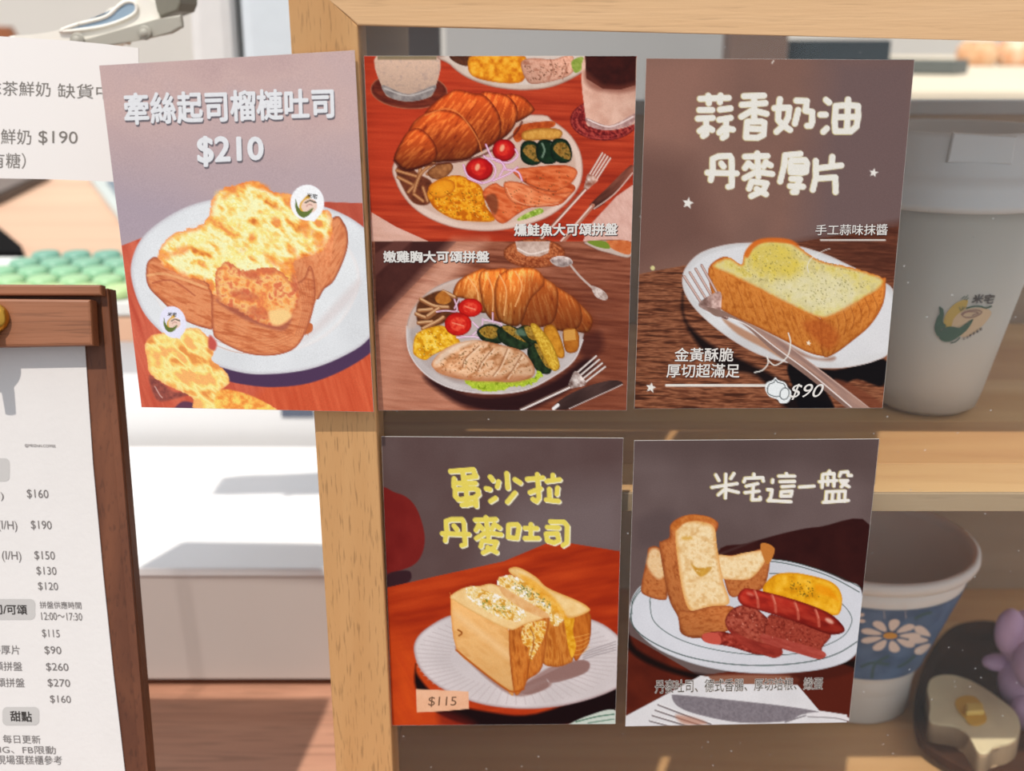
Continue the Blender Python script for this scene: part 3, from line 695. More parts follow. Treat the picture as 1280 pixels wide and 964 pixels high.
lettering('logo_lettering', '米宅', z8([(775, 225), (985, 225), (975, 318), (765, 312)]), lambda a, b: O1c(a, b), M_lk, CU, bold=0.03, slant=0.2)
for i, ch in enumerate('COFFEE'):
    x = 675+i*34; y = 675-i*i*1.2-i*13
    lettering('logo_lettering', ch, z8([(x-8, y-14), (x+12, y-22), (x+16, y-2), (x-4, y+8)]), lambda a, b: O1c(a, b), M_lk, CU, bold=0.03)

M_cw = mat('cup_white', (222, 218, 212), 0.4)
c2 = Vector((0.1935, 0.156, ZF+0.0006))
C2 = thing('daisy_cup', c2, 'white paper cup with blue daisy band, open and empty, on the case floor', 'cup')
H2 = 0.096
prof2 = [(0, 0), (0.028, 0), (0.0305, 0.002), (0.0315, 0.026), (0.0345, 0.030), (0.0520, 0.082), (0.0545, H2)]
lathe('cup_body', prof2+[(0.0530, H2), (0.0500, 0.080), (0.033, 0.030), (0.029, 0.004), (0, 0.004)], c2, M_cw, C2, 96)
lathe('rim', [(0.0535, H2-0.005), (0.0562, H2-0.004), (0.0578, H2-0.001), (0.0576, H2+0.002), (0.0556, H2+0.0035), (0.0532, H2+0.002), (0.0525, H2-0.003)], c2, M_cw, C2, 96)
def rad2(h): return float(np.interp(h, [q[1] for q in prof2], [q[0] for q in prof2]))
M_bl = mat('cup_blue', (84, 112, 148), 0.5, noise=(0.3, 90, (62, 88, 122)))
hh = [0.032+i*(0.083-0.032)/8 for i in range(9)]
lathe('printed_band', [(rad2(h)+0.0004, h) for h in hh], c2, M_bl, C2, 96)
O2 = on_lathe(c2, prof2, 0.0007); O2b = on_lathe(c2, prof2, 0.0010)
M_pt = mat('petal_cream', (226, 208, 196), 0.6); M_or = mat('daisy_orange', (212, 150, 50), 0.6); M_lf = mat('band_leaf', (60, 92, 96), 0.6)
def z2(x, y): return (1040+x/2.8, 620+y/2.8)
def daisy(cx, cy, R, ph, sq, n, miss=()):
    for i in range(n):
        if i in miss: continue
        a_ = ph+2*math.pi*i/n; ca, sa = math.cos(a_), math.sin(a_)
        pts = []
        if cx+R*ca > 318+0.25*(540-cy-R*sa*sq): continue
        for u, v in ((0.28, 0), (0.5, 0.13), (0.85, 0.17), (1.0, 0), (0.85, -0.17), (0.5, -0.13)):
            x = (u*ca-v*sa)*R; y = (u*sa+v*ca)*R*sq; pts.append(z2(cx+x, cy+y))
        decal('petal', pts, O2, M_pt, C2, True, 2, 2)
    if cx < 340: decal('daisy_centre', [z2(cx+R*0.24*math.cos(t), cy+R*0.24*sq*math.sin(t)*0.8) for t in np.linspace(0, 6.283, 10, endpoint=False)], O2b, M_or, C2, False, 2)
daisy(204, 490, 108, 0.0, 0.55, 9); daisy(366, 505, 98, 0.35, 0.75, 9); daisy(60, 430, 60, 0.3, 0.6, 8)
for pts in ([(140, 640), (150, 590), (200, 560)], [(100, 600), (140, 585), (200, 590)], [(230, 600), (260, 585), (290, 560)], [(290, 430), (320, 415), (350, 408)]):
    ribbon('leaf_spray', [z2(*q) for q in pts], 3.2, O2, M_lf, C2)
for x in (180, 255): ribbon('line', [z2(x, 375), z2(x+4, 430)], 0.5, O2, M_pt, C2)

# ------------------------------------------------------------------ wooden dish, bread-slice block, lilac figure
def zb(x, y): return (1130+x/4.307, 740+y/4.307)
M_dish = wood('dish_wood', (72, 44, 28), (40, 24, 15), 'x', 50, (0.3, 0.7), 0.8, 120, 0.08)
DS = thing('wooden_dish', atz(1215, 900, ZF), 'dark brown oval wooden dish under the bread-slice block', 'dish')
dish = [(50, 720), (62, 560), (120, 380), (210, 240), (330, 175), (520, 185), (700, 380), (820, 700), (840, 1000), (640, 1120), (400, 1010), (200, 900), (90, 820)]
DP = [atz(*zb(*c), ZF+0.010) for c in spline(dish, True, 4)]
cD = sum(DP, Vector())/len(DP); n = len(DP); vs = []; fs = []
for q, z in ((0.86, ZF+0.0005), (0.97, ZF+0.006), (1.0, ZF+0.0115), (0.975, ZF+0.0122), (0.93, ZF+0.0075), (0.86, ZF+0.0045)):
    vs += [Vector((cD.x+(p.x-cD.x)*q, cD.y+(p.y-cD.y)*q, z)) for p in DP]
for j in range(5):
    for i in range(n): fs.append((j*n+i, j*n+(i+1) % n, (j+1)*n+(i+1) % n, (j+1)*n+i))
fs.append(tuple(range(n))[::-1]); fs.append(tuple(5*n+i for i in range(n)))
obj('dish_body', vs, fs, M_dish, DS, False)
M_bread = mat('bread_face', (226, 210, 170), 0.7, noise=(0.08, 120), bump=0.15, bscale=500); M_crust = mat('bread_side', (176, 148, 116), 0.7, noise=(0.2, 60))
bread = [(124, 520), (150, 465), (230, 447), (330, 470), (430, 520), (530, 590), (600, 650), (628, 720), (612, 790), (560, 825), (490, 838), (455, 872), (425, 880), (395, 865), (365, 810), (330, 760), (290, 735), (240, 722), (160, 714), (132, 690), (138, 620), (132, 570)]
zb1 = ZF+0.0165
BR = thing('bread_block', atz(1210, 905, ZF+0.005), 'small bread-slice shaped block with butter pat, lying on the dark wooden dish', 'figurine')
BT = [atz(*zb(*c), zb1) for c in spline(bread, True, 4)]
prism('slice_side', [p+Vector((0, 0, -0.0115)) for p in BT], (0, 0, 0.0111), M_crust, BR, 0.0008)
cB = sum(BT, Vector())/len(BT)
prism('slice_face', [cB+(p-cB)*0.985+Vector((0, 0, -0.0003)) for p in BT], (0, 0, 0.001), M_bread, BR, 0.0004)
M_yk = mat('butter_yolk', (226, 176, 70), 0.4); M_bt = mat('butter', (232, 196, 104), 0.35)
prism('melted_butter', [atz(*zb(*c), zb1+0.0008) for c in spline([(275, 600), (300, 570), (370, 565), (410, 600), (440, 670), (440, 700), (400, 722), (350, 715), (325, 680), (290, 640)], True, 4)], (0, 0, 0.0007), M_yk, BR, 0.0003)
bt = [atz(*zb(*c), zb1+0.0016) for c in [(330, 625), (420, 622), (428, 668), (334, 672)]]
prism('butter_pat', bt, (0, 0, 0.0032), M_bt, BR, 0.0008)
M_lil = mat('lilac', (198, 162, 192), 0.6, noise=(0.15, 60))
LF = thing('lilac_figure', atz(1290, 850, ZF), 'lilac lumpy figure at the right edge behind the bread-slice block', 'figurine')
bm = bmesh.new()
def blob(px, py, z, r, sq=(1, 1, 1)):
    p = atz(px, py, z); m_ = Matrix.Translation(p) @ Matrix.Diagonal((r*sq[0], r*sq[1], r*sq[2], 1))
    bmesh.ops.create_icosphere(bm, subdivisions=3, radius=1, matrix=m_)
for px, py, h, r, q in ((1292, 855, 0.020, 0.0185, (1, 1, 1.05)), (1262, 790, 0.052, 0.0085, (0.9, 0.9, 1.6)), (1284, 800, 0.046, 0.014, (1, 1, 1.2)), (1250, 828, 0.028, 0.0055, (1.8, 1, 0.9)), (1266, 838, 0.025, 0.0075, (1, 1, 1)), (1286, 890, 0.012, 0.010, (1, 1, 1.1)), (1310, 830, 0.04, 0.018, (1, 1, 1))):
    blob(px, py, ZF+h, r, q)
bmobj('figure_body', bm, M_lil, LF, True)
# ------------------------------------------------------------------ printed cards (flat prints)
M_paper = mat('card_paper', (214, 210, 204), 0.6, 0.2, noise=(0.03, 300))
M_print = print_mat('card_print', 0.45, 0.12)
inkc = {}
def ink(name, col):
    if name not in inkc: inkc[name] = mat('ink_'+name, tuple(c*0.93 for c in col), 0.6, 0.1, noise=(0.05, 900))
    return inkc[name]
WHITE = (232, 228, 222)
def card(q, y, label, base, step=1.15, tilt=(0, 0)):
    n = Vector((tilt[0], -1, tilt[1])).normalized()
    cx = sum(p[0] for p in q)/4; cy = sum(p[1] for p in q)/4
    p0 = at(cx, cy, y)
    root = thing('photo_card', p0, label, 'card')
    k = 0.2
    g = [(q[0][0]-k, q[0][1]-k), (q[1][0]+k, q[1][1]-k), (q[2][0]+k, q[2][1]+k), (q[3][0]-k, q[3][1]+k)]
    f = plane_np(p0, n); fr = [Vector(f(*p)) for p in g]
    bm = bmesh.new(); bm_hexa(bm, [fr[3], fr[2], fr[2]-n*0.0003, fr[3]-n*0.0003, fr[0], fr[1], fr[1]-n*0.0003, fr[0]-n*0.0003])
    bmobj('paper_sheet', bm, M_paper, root)
    s = Sheet(q, base, step)
    place_img = plane_np(p0+n*0.00006, n)
    pl = [plane_np(p0+n*(0.00012+0.00005*i), n) for i in range(4)]
    return root, s, place_img, pl
def PL(f): return lambda a, b: Vector(f(a, b))
WOODRED = [(120, 35, 22), (160, 52, 30), (178, 64, 38)]
CH = [(206, 112, 48), (238, 164, 72), (250, 208, 118), (255, 236, 184), (254, 228, 164), (246, 192, 92), (228, 140, 72)]
def logo_print(s, cx, cy, k, pale=0.0):
    """small corn and coffee-cup mark; k = photo pixels per mark unit (mark is 10 units tall)"""
    t0 = s.t; s.t = (cx, cy, 1.0/k)
    def c(a): return tuple(v*(1-pale)+230*pale for v in a)
    s.poly([(-1.6, 2.2), (-1.8, -0.5), (0, -2.8), (1.6, -3.9), (1.7, -2), (0.6, 0.2), (-0.4, 2.4)], [c((215, 165, 60))], soft=0.6)
    s.ell((1.6, 0.2), 2.9, 2.6, [c((228, 196, 178))], rot=-20, soft=0.6)
    s.line([(0.2, -0.9), (1.8, -1.7), (3.2, -1.2), (4, -1.0)], 0.5*k, c((80, 75, 60)), soft=0.6)
    s.line([(0.6, 0.3), (1.6, -0.4), (2.6, 0)], 0.4*k, c((190, 140, 130)), soft=0.6)
    s.poly([(-3.2, -2.4), (-2.6, 0), (-1.2, 2), (0.6, 2.2), (3, 0.9), (1.8, 3.2), (-0.4, 4.4), (-2.4, 3.2), (-3.4, 0.6)], [c((95, 110, 50))], soft=0.6)
    s.t = t0

# ---- card 1: cheese toast with prices
Q1 = [(124, 82), (443, 63), (467, 515), (177, 509)]
R1, s, pi, pl = card(Q1, -0.0085, 'mauve photo card, painted sunlit-pale, of cheese-topped thick toast, $210, hanging past the wooden stile', (186, 158, 154), tilt=(0.015, 0.02))
s.T(0, 0, 1)
s.poly([(100, 60), (480, 40), (480, 300), (100, 330)], [(184, 155, 152), (192, 163, 158), (186, 160, 158)], ns=60, smooth=False)
s.poly([(100, 170), (480, 190), (480, 320), (100, 320)], [(172, 152, 156)], ns=40, smooth=False, soft=70, op=0.8)
s.poly([(100, 220), (220, 240), (330, 290), (100, 330)], [(160, 146, 158)], smooth=False, soft=50, op=0.7)
s.T(150, 220, 3.212)
s.poly([(-20, 290), (110, 240), (400, 115), (820, 104), (1050, 112), (1060, 1000), (-20, 1000)], [(182, 72, 52), (198, 90, 66), (208, 104, 78)], ns=5, ang=70, st=14, smooth=False)
s.poly([(780, 104), (1050, 112), (1050, 240), (970, 200)], [(168, 70, 52)], smooth=False, op=0.7)
s.poly([(600, 830), (1040, 640), (1040, 1000), (560, 1000)], [(190, 72, 40), (208, 92, 56)], ns=4, ang=75, st=12, soft=12, op=0.9)
s.poly([(390, 760), (600, 780), (800, 750), (1005, 640), (1015, 700), (900, 778), (760, 832), (620, 848), (500, 838), (420, 815)], [(72, 48, 78)], soft=1.5)
PLT = [(44, 400), (60, 300), (110, 225), (200, 158), (300, 112), (420, 88), (600, 82), (800, 118), (900, 155), (975, 203), (1050, 270), (1085, 400), (1060, 530), (1000, 652), (900, 722), (760, 776), (600, 796), (470, 786), (300, 726), (180, 640), (90, 540)]
s.poly(PLT, [(206, 208, 210), (222, 224, 226)], ns=60, edge=((190, 185, 190), 5), soft=1.2)
s.poly([(120, 400), (180, 280), (330, 180), (600, 150), (850, 220), (960, 380), (920, 540), (800, 660), (620, 715), (430, 700), (260, 620), (160, 520)], [(214, 216, 217), (224, 226, 227)], ns=50, edge=((226, 214, 210), 6, 0.6), soft=3)
s.poly([(740, 650), (950, 420), (930, 500), (780, 640)], [(205, 192, 190)], soft=8, op=0.6)
CR = [(186, 98, 58), (208, 122, 76), (220, 142, 94), (212, 128, 82)]
s.poly([(770, 390), (700, 350), (850, 170), (900, 190), (916, 250), (905, 320), (860, 420), (820, 455), (797, 494), (780, 480)], CR, ns=3, ang=120, st=5, edge=((140, 66, 45), 4), con=2.0)
s.poly([(690, 330), (860, 230), (850, 330), (800, 470), (775, 530), (700, 460)], CR, ns=2.4, ang=100, st=2, con=1.0, lit=(-50, 0.10), smooth=False)
s.poly([(740, 590), (772, 595), (770, 625), (738, 635)], [(190, 100, 55)], soft=1)
s.poly([(105, 370), (120, 335), (160, 330), (300, 400), (365, 450), (374, 600), (345, 612), (250, 575), (165, 500), (112, 440)], CR, ns=3, ang=20, st=4, edge=((150, 70, 48), 4), con=1.8)
s.line([(110, 400), (190, 395), (350, 450)], 3, (240, 190, 130), op=0.5)
s.line([(130, 430), (210, 420), (300, 480)], 2, (160, 72, 48), op=0.6)
s.poly([(370, 470), (400, 400), (700, 430), (760, 360), (782, 420), (780, 520), (740, 640), (690, 700), (600, 722), (500, 710), (400, 662), (372, 620)], CR, ns=3, ang=10, st=5, edge=((158, 76, 50), 4), con=2.0)
for i in range(7):
    s.line([(385, 560+i*20), (470, 600+i*18), (590, 640+i*12), (690, 600+i*14)], 0.9, (176, 92, 58), op=0.45)
s.poly([(385, 500), (470, 560), (560, 600), (660, 620), (690, 560), (640, 600), (540, 560), (440, 500)], [(150, 75, 60)], soft=4, op=0.7)
for i in range(6):
    s.line([(700+i*14, 420), (735+i*7, 520), (705+i*10, 640)], 1.0, (168, 86, 56), op=0.5)
s.poly([(160, 290), (210, 235), (270, 215), (320, 200), (355, 160), (370, 100), (410, 55), (470, 35), (550, 22), (610, 60), (700, 80), (760, 130), (835, 140), (855, 200), (840, 260), (800, 310), (700, 345), (712, 430), (640, 440), (560, 400), (470, 470), (380, 480), (350, 430), (250, 400), (165, 350)],
       CH, ns=14, ang=35, st=1.6, con=2.0, bias=0.10, edge=((226, 118, 58), 7, 0.75), rag=2, octv=4)
for i, (a, b, c, d, r) in enumerate([(440, 100, 60, 26, 30), (480, 200, 80, 22, 20), (620, 150, 70, 20, -10), (520, 300, 90, 26, 5), (300, 260, 60, 22, -20), (600, 240, 60, 18, 35), (420, 340, 80, 20, -15), (750, 240, 30, 40, 10)]):
    s.ell((a, b), c, d, [(255, 236, 172), (252, 214, 110), (255, 240, 190)], rot=r, ns=5, soft=9, op=0.75, con=2.4)
for a, b, c, d, r in [(560, 40, 40, 12, 15), (690, 95, 50, 14, 25), (245, 300, 40, 15, -20), (180, 320, 26, 18, 0), (690, 300, 20, 14, 40), (620, 345, 40, 12, 30), (740, 190, 60, 18, 80), (800, 260, 22, 30, 10), (670, 370, 26, 30, 0), (430, 75, 26, 10, -40)]:
    s.ell((a, b), c, d, [(222, 112, 50), (236, 150, 60)], rot=r, ns=4, soft=5, op=0.65, con=2)
s.poly([(380, 400), (400, 365), (430, 345), (500, 380), (620, 370), (700, 440), (722, 480), (690, 560), (640, 600), (560, 590), (470, 535), (400, 505)], [(222, 120, 70), (236, 158, 84), (240, 190, 120), (214, 112, 72)], ns=7, con=2.2, edge=((190, 92, 62), 6, 0.7), rag=1.5)
for a, b, c, d, r in [(530, 400, 34, 16, 10), (600, 385, 26, 12, 0), (500, 480, 60, 20, 10), (560, 550, 50, 22, 20), (700, 430, 14, 40, -10)]:
    s.ell((a, b), c, d, [(180, 80, 58), (206, 104, 66)], rot=r, ns=4, soft=5, op=0.7)
s.poly([(600, 545), (660, 535), (690, 565), (640, 600), (605, 590)], [(246, 196, 130)], soft=4)
# pulled cheese piece at the corner
s.poly([(250, 930), (300, 880), (420, 850), (640, 940), (600, 1000), (240, 1000)], [(190, 80, 55)], soft=3, op=0.4)
s.poly([(225, 925), (255, 905), (300, 915), (310, 940), (215, 945)], [(95, 55, 75)], soft=2)
s.poly([(120, 800), (180, 840), (230, 870), (330, 860), (200, 900), (150, 900), (125, 850)], [(120, 60, 55), (165, 85, 70)], ns=4, soft=3)
s.line([(140, 845), (160, 880), (170, 890)], 1.3, (225, 190, 180), op=0.7)
s.poly([(100, 680), (130, 640), (200, 625), (300, 610), (340, 635), (385, 680), (370, 740), (420, 780), (440, 830), (410, 870), (560, 905), (620, 945), (320, 945), (290, 890), (210, 850), (125, 800), (110, 740)],
       [(222, 140, 70), (244, 190, 100), (254, 226, 150), (250, 205, 110), (238, 172, 100)], ns=9, ang=40, st=2.2, con=2.2, edge=((232, 150, 90), 5, 0.6), rag=1.2)
s.poly([(360, 640), (388, 670), (380, 700), (355, 690)], [(190, 80, 70)], soft=3)
s.poly([(400, 860), (520, 880), (620, 945), (400, 945)], [(232, 140, 60), (250, 205, 100)], ns=5, con=2.4, soft=2)
# round picks with the shop's mark
s.poly([(240, 655), (205, 640), (262, 600)], [(222, 220, 240)], smooth=False); s.ell((213, 587), 52, 65, [(222, 220, 242)], rot=-15, soft=1)
s.poly([(780, 183), (720, 170), (812, 145)], [(232, 232, 240)], smooth=False); s.ell((752, 107), 68, 72, [(236, 236, 243)], soft=1)
logo_print(s, 150+742/3.212, 220+118/3.212, 3.5); logo_print(s, 150+205/3.212, 220+590/3.212, 2.7)
s.finish('printed_picture', pi, M_print, R1, 1.03, 0.06)  # sun washout put into the ink: brightened and blended towards white
t1 = [(155, 114), (417, 108), (416, 147), (158, 157)]
lettering('title_lettering', '牽絲起司榴槤吐司', [(155, 117), (416, 110), (417, 147), (157, 156)], PL(pl[0]), ink('grey', (120, 112, 118)), R1, bold=0.036, shift=(1, 2.2), gap=1.04)
lettering('title_lettering', '牽絲起司榴槤吐司', [(155, 117), (416, 110), (417, 147), (157, 156)], PL(pl[1]), ink('bright', (236, 236, 238)), R1, bold=0.034, gap=1.04)
lettering('price_lettering', '$210', [(247, 171), (328, 172), (329, 203), (248, 208)], PL(pl[0]), ink('grey', (120, 112, 118)), R1, bold=0.035, shift=(1, 2.2))
lettering('price_lettering', '$210', [(247, 171), (328, 172), (329, 203), (248, 208)], PL(pl[1]), ink('bright', (236, 236, 238)), R1, bold=0.03)
for q, px in (([(384, 241), (397, 243), (396, 249), (383, 247)], 1), ([(210, 390), (221, 391), (220, 396), (209, 395)], 1)):
    lettering('mark_lettering', '米宅', q, PL(pl[0]), ink('dark', (60, 52, 46)), R1, bold=0.01)

# ---- card 2: two croissant plates
Q2 = [(455, 70), (796, 70), (783, 513), (473, 513)]
R2, s, pi, pl = card(Q2, -0.0009, 'photo card showing two croissant platters one above the other, top left behind the glass frame', (165, 58, 35))
def croissant(s, segs, dark, mid, hi, ang, k=1.0):
    for i, (pts, a) in enumerate(segs):
        s.poly(pts, [dark, mid, mid, hi, mid], ns=2.4*k, ang=a, st=6, con=1.35, edge=(tuple(c*0.66 for c in dark), 4.5*k, 0.85), lit=(-90, 0.42), octv=3)
s.T(450, 60, 3.556)
s.poly([(-10, 20), (1260, 20), (1260, 870), (-10, 870)], [(150, 46, 26), (176, 60, 34), (194, 74, 44)], ns=4, ang=2, st=18, smooth=False, octv=3)
s.poly([(-10, 20), (500, 20), (120, 700), (-10, 700)], [(200, 66, 36)], smooth=False, soft=60, op=0.5)
s.poly([(50, 730), (160, 795), (310, 862), (50, 862)], [(214, 168, 150), (224, 180, 164)], ns=4, ang=10, st=4, smooth=False)
s.ell((218, 190), 172, 82, [(84, 30, 22), (120, 52, 36)], rot=3, ns=3, ang=0, st=6, edge=((190, 120, 90), 2.5, 0.9))
s.ell((216, 180), 155, 66, [(92, 34, 24), (132, 58, 38)], rot=3, ns=3, st=6)
s.poly([(76, 30), (342, 30), (330, 190), (290, 225), (215, 238), (145, 225), (105, 190)], [(176, 150, 138), (205, 172, 150), (190, 160, 142)], ns=4, con=1.2, lit=(90, -0.1))
s.poly([(105, 165), (215, 205), (330, 165), (328, 195), (290, 225), (215, 237), (145, 225), (106, 195)], [(120, 110, 108), (165, 155, 150)], ns=5)
s.line([(110, 180), (215, 212), (326, 180)], 1.6, (205, 195, 188), op=0.8)
s.poly([(76, 30), (342, 30), (340, 52), (78, 52)], [(110, 100, 70)], smooth=False, op=0.7)
s.poly([(385, 30), (400, 75), (480, 135), (600, 175), (740, 188), (880, 165), (1005, 95), (1010, 30)], [(196, 172, 156), (222, 204, 190)], ns=30, edge=((120, 60, 45), 3, 0.6))
s.poly([(410, 30), (440, 70), (500, 110), (600, 150), (740, 165), (870, 145), (975, 85), (980, 30)], [(214, 196, 184)], soft=2)
s.poly([(400, 30), (420, 62), (480, 80), (500, 30)], [(110, 62, 40), (60, 34, 24)], ns=4)
s.poly([(480, 60), (520, 30), (720, 30), (735, 90), (720, 150), (620, 155), (500, 125)], [(206, 116, 20), (232, 152, 34), (244, 180, 60)], ns=6, con=2.2, edge=((170, 90, 20), 4, 0.6))
s.poly([(715, 70), (760, 45), (860, 50), (940, 30), (950, 100), (900, 135), (800, 158), (745, 150)], [(198, 140, 116), (224, 172, 148), (170, 110, 86)], ns=4, edge=((150, 90, 70), 3, 0.6), lit=(-60, 0.15))
s.dots([(730, 80), (940, 60), (930, 120), (760, 150)], 60, 0.9, [(90, 55, 35)], 1)
for x in (845, 905): s.line([(x, 50), (x+12, 90), (x-5, 140)], 1.2, (150, 95, 75), op=0.7)
s.poly([(940, 60), (990, 40), (990, 90), (955, 110)], [(130, 150, 60), (170, 180, 90)], ns=3)
# tall glass on its woven coaster
s.ell((1085, 320), 152, 92, [(98, 22, 26), (140, 42, 40), (176, 70, 60)], ns=2, ang=40, st=1.4, con=2.6, edge=((90, 20, 22), 3, 0.6))
for rr in (0.95, 0.8): s.ring((1085, 320), 150*rr, 90*rr, 1.0, (190, 90, 80), op=0.5)
s.poly([(1000, 30), (1225, 30), (1228, 300), (1200, 345), (1110, 365), (1030, 350), (1003, 310)], [(206, 158, 138), (226, 184, 164)], ns=12, lit=(0, -0.05))
s.poly([(1000, 30), (1228, 30), (1226, 165), (1160, 185), (1080, 182), (1005, 135)], [(52, 18, 14), (70, 26, 20)], ns=8, smooth=False)
s.poly([(1003, 100), (1080, 160), (1160, 165), (1226, 150), (1226, 185), (1150, 200), (1060, 190), (1005, 160)], [(120, 62, 48)], soft=6, op=0.6)
s.poly([(1005, 310), (1110, 345), (1225, 290), (1205, 340), (1110, 364), (1030, 352)], [(150, 110, 105), (200, 165, 158)], ns=4)
s.line([(1012, 318), (1110, 350), (1215, 305)], 1.5, (236, 215, 208))
# plate
s.poly([(152, 505), (160, 600), (215, 690), (300, 755), (420, 800), (560, 815), (690, 800), (830, 755), (930, 680), (985, 590), (985, 480), (940, 390), (860, 325), (770, 295), (300, 330)], [(214, 184, 168), (226, 200, 186)], ns=40, edge=((130, 60, 44), 2.5, 0.7))
s.poly([(175, 540), (230, 665), (320, 730), (430, 772), (560, 788), (690, 774), (820, 728), (900, 665), (952, 590), (955, 490), (905, 400), (780, 325), (300, 360)], [(198, 164, 146), (214, 184, 168)], ns=30, soft=3)
s.poly([(160, 540), (205, 515), (260, 560), (320, 600), (310, 690), (240, 690), (190, 620)], [(120, 62, 40), (90, 44, 28)], ns=4, soft=2)
for a in [[(165, 545), (250, 570)], [(170, 575), (230, 605)], [(270, 525), (255, 590), (215, 640)], [(330, 510), (270, 560), (240, 640)], [(280, 620), (300, 680)], [(240, 650), (280, 680)], [(350, 520), (300, 560)]]:
    s.line(a, 4.5, (150, 92, 56)); s.line(a, 2, (206, 150, 104), op=0.8)
s.poly([(300, 550), (340, 520), (400, 510), (412, 540), (370, 580), (320, 580)], [(130, 78, 44), (180, 120, 74)], ns=5, edge=((90, 46, 26), 3, 0.8))
# egg, salmon
s.poly([(300, 640), (340, 590), (420, 565), (480, 580), (540, 620), (560, 700), (600, 765), (520, 772), (420, 762), (340, 720), (310, 680)], [(196, 104, 10), (226, 142, 20), (240, 170, 44), (212, 124, 14)], ns=7, con=2.4, edge=((170, 84, 10), 4, 0.6))
s.poly([(305, 620), (350, 585), (410, 590), (420, 630), (370, 665), (320, 660)], [(226, 140, 24), (236, 160, 40)], ns=8, edge=((180, 92, 14), 4, 0.8))
s.dots([(310, 640), (540, 620), (590, 760), (360, 730)], 110, 0.9, [(110, 76, 12), (90, 70, 10), (250, 200, 90)], 2)
SA = [(176, 70, 32), (206, 96, 50), (226, 124, 76), (200, 90, 46)]
s.poly([(545, 640), (600, 600), (660, 620), (900, 600), (958, 620), (930, 660), (880, 700), (760, 710), (700, 740), (640, 780), (600, 760), (570, 700)], SA, ns=7, ang=15, st=3, con=2.0, edge=((150, 60, 30), 3, 0.6))
s.poly([(680, 545), (760, 530), (900, 520), (965, 545), (940, 600), (860, 640), (780, 625), (720, 590)], SA, ns=6, ang=10, st=3, edge=((150, 60, 30), 3, 0.6))
s.poly([(640, 600), (720, 600), (830, 650), (940, 640), (880, 690), (760, 705), (670, 680)], [(214, 110, 64), (236, 146, 98), (200, 92, 50)], ns=5, ang=15, st=4, edge=((150, 58, 30), 3, 0.7))
s.line([(650, 620), (680, 670), (760, 700), (880, 690)], 1.2, (240, 170, 130), op=0.7); s.line([(720, 590), (800, 625), (870, 640)], 1.2, (130, 70, 50), op=0.7)
s.poly([(560, 660), (600, 650), (615, 700), (600, 740), (570, 700)], [(110, 60, 40)], soft=3, op=0.7)
s.dots([(650, 560), (940, 540), (880, 690), (620, 740)], 70, 0.8, [(90, 45, 25), (120, 90, 50)], 3)
s.poly([(700, 760), (740, 735), (800, 712), (815, 730), (770, 750), (710, 768)], [(120, 150, 40), (190, 205, 110)], ns=3, con=2.4)
# veg
s.poly([(680, 380), (720, 340), (850, 325), (860, 350), (760, 380), (700, 420)], [(160, 60, 20), (200, 96, 40)], ns=5)
s.poly([(718, 395), (730, 370), (800, 356), (880, 360), (900, 380), (880, 405), (800, 410), (735, 412)], [(200, 140, 60), (222, 168, 84)], ns=2, ang=80, st=2, edge=((140, 80, 24), 4, 0.8))
for i, (x, y) in enumerate([(760, 470), (830, 465), (895, 460)]):
    s.poly([(x-48, y-20), (x-30, y-55), (x+20, y-52), (x+45, y-10), (x+42, y+40), (x, y+52), (x-40, y+30)], [(16, 36, 22), (30, 60, 34)], ns=4, edge=((8, 18, 12), 4, 0.8))
    if i != 1: s.poly([(x-35, y-10), (x-15, y-38), (x+20, y-35), (x+40, y+5), (x+35, y+35), (x, y+25)], [(120, 84, 30), (168, 126, 60), (84, 70, 26)], ns=4, con=2.2)
    else: s.line([(x-20, y-40), (x-10, y-10), (x-20, y+20)], 2.5, (130, 150, 130), op=0.8); s.line([(x+20, y-40), (x+25, y)], 2, (110, 130, 110), op=0.8)
# croissant
DK, MD, HI = (118, 36, 14), (172, 72, 28), (214, 112, 52)
croissant(s, [
 ([(640, 210), (720, 215), (772, 265), (765, 290), (700, 330), (600, 360), (560, 300)], 110),
 ([(530, 205), (600, 198), (660, 215), (700, 270), (690, 340), (640, 400), (560, 430), (500, 330)], 110),
 ([(400, 195), (440, 185), (500, 200), (560, 215), (620, 300), (620, 400), (540, 460), (460, 480), (430, 350), (290, 320), (310, 260)], 125),
 ([(290, 290), (350, 275), (430, 290), (500, 350), (530, 430), (490, 490), (380, 505), (300, 500), (210, 420), (230, 340)], 130),
 ([(215, 370), (270, 360), (330, 420), (340, 490), (280, 530), (210, 545), (160, 510), (152, 480), (180, 420)], 140)], DK, MD, HI, -70)
s.line([(290, 300), (380, 270), (450, 300), (520, 400), (540, 460)], 1.6, (232, 140, 76), op=0.7)
s.line([(152, 500), (200, 545), (300, 520), (460, 500), (560, 470), (680, 390), (720, 330)], 3, (70, 20, 12), op=0.6)
# tomato, onion
for x, y, a, b in [(530, 540, 62, 52), (640, 455, 52, 50)]:
    s.ell((x, y), a, b, [(170, 16, 20), (205, 30, 32)], edge=((120, 8, 14), 4), lit=(-90, 0.15), ns=8); s.ell((x-4, y-5), a*0.55, b*0.6, [(222, 60, 44), (196, 30, 28)], ns=3, rot=30, soft=2)
    s.ell((x-8, y-10), 10, 16, [(240, 190, 150)], rot=20, soft=2, op=0.8)
for a in [[(550, 480), (600, 530), (590, 580), (540, 600), (480, 580)], [(600, 500), (660, 510), (700, 480), (690, 450)], [(460, 520), (480, 570), (540, 600)], [(560, 430), (590, 490), (640, 520), (620, 570)], [(640, 540), (700, 550), (720, 590)], [(590, 590), (660, 560), (700, 530)], [(560, 490), (620, 500), (650, 540)]]:
    s.line(a, 2.6, (190, 110, 160), op=0.8); s.line(a, 1.3, (236, 205, 226))
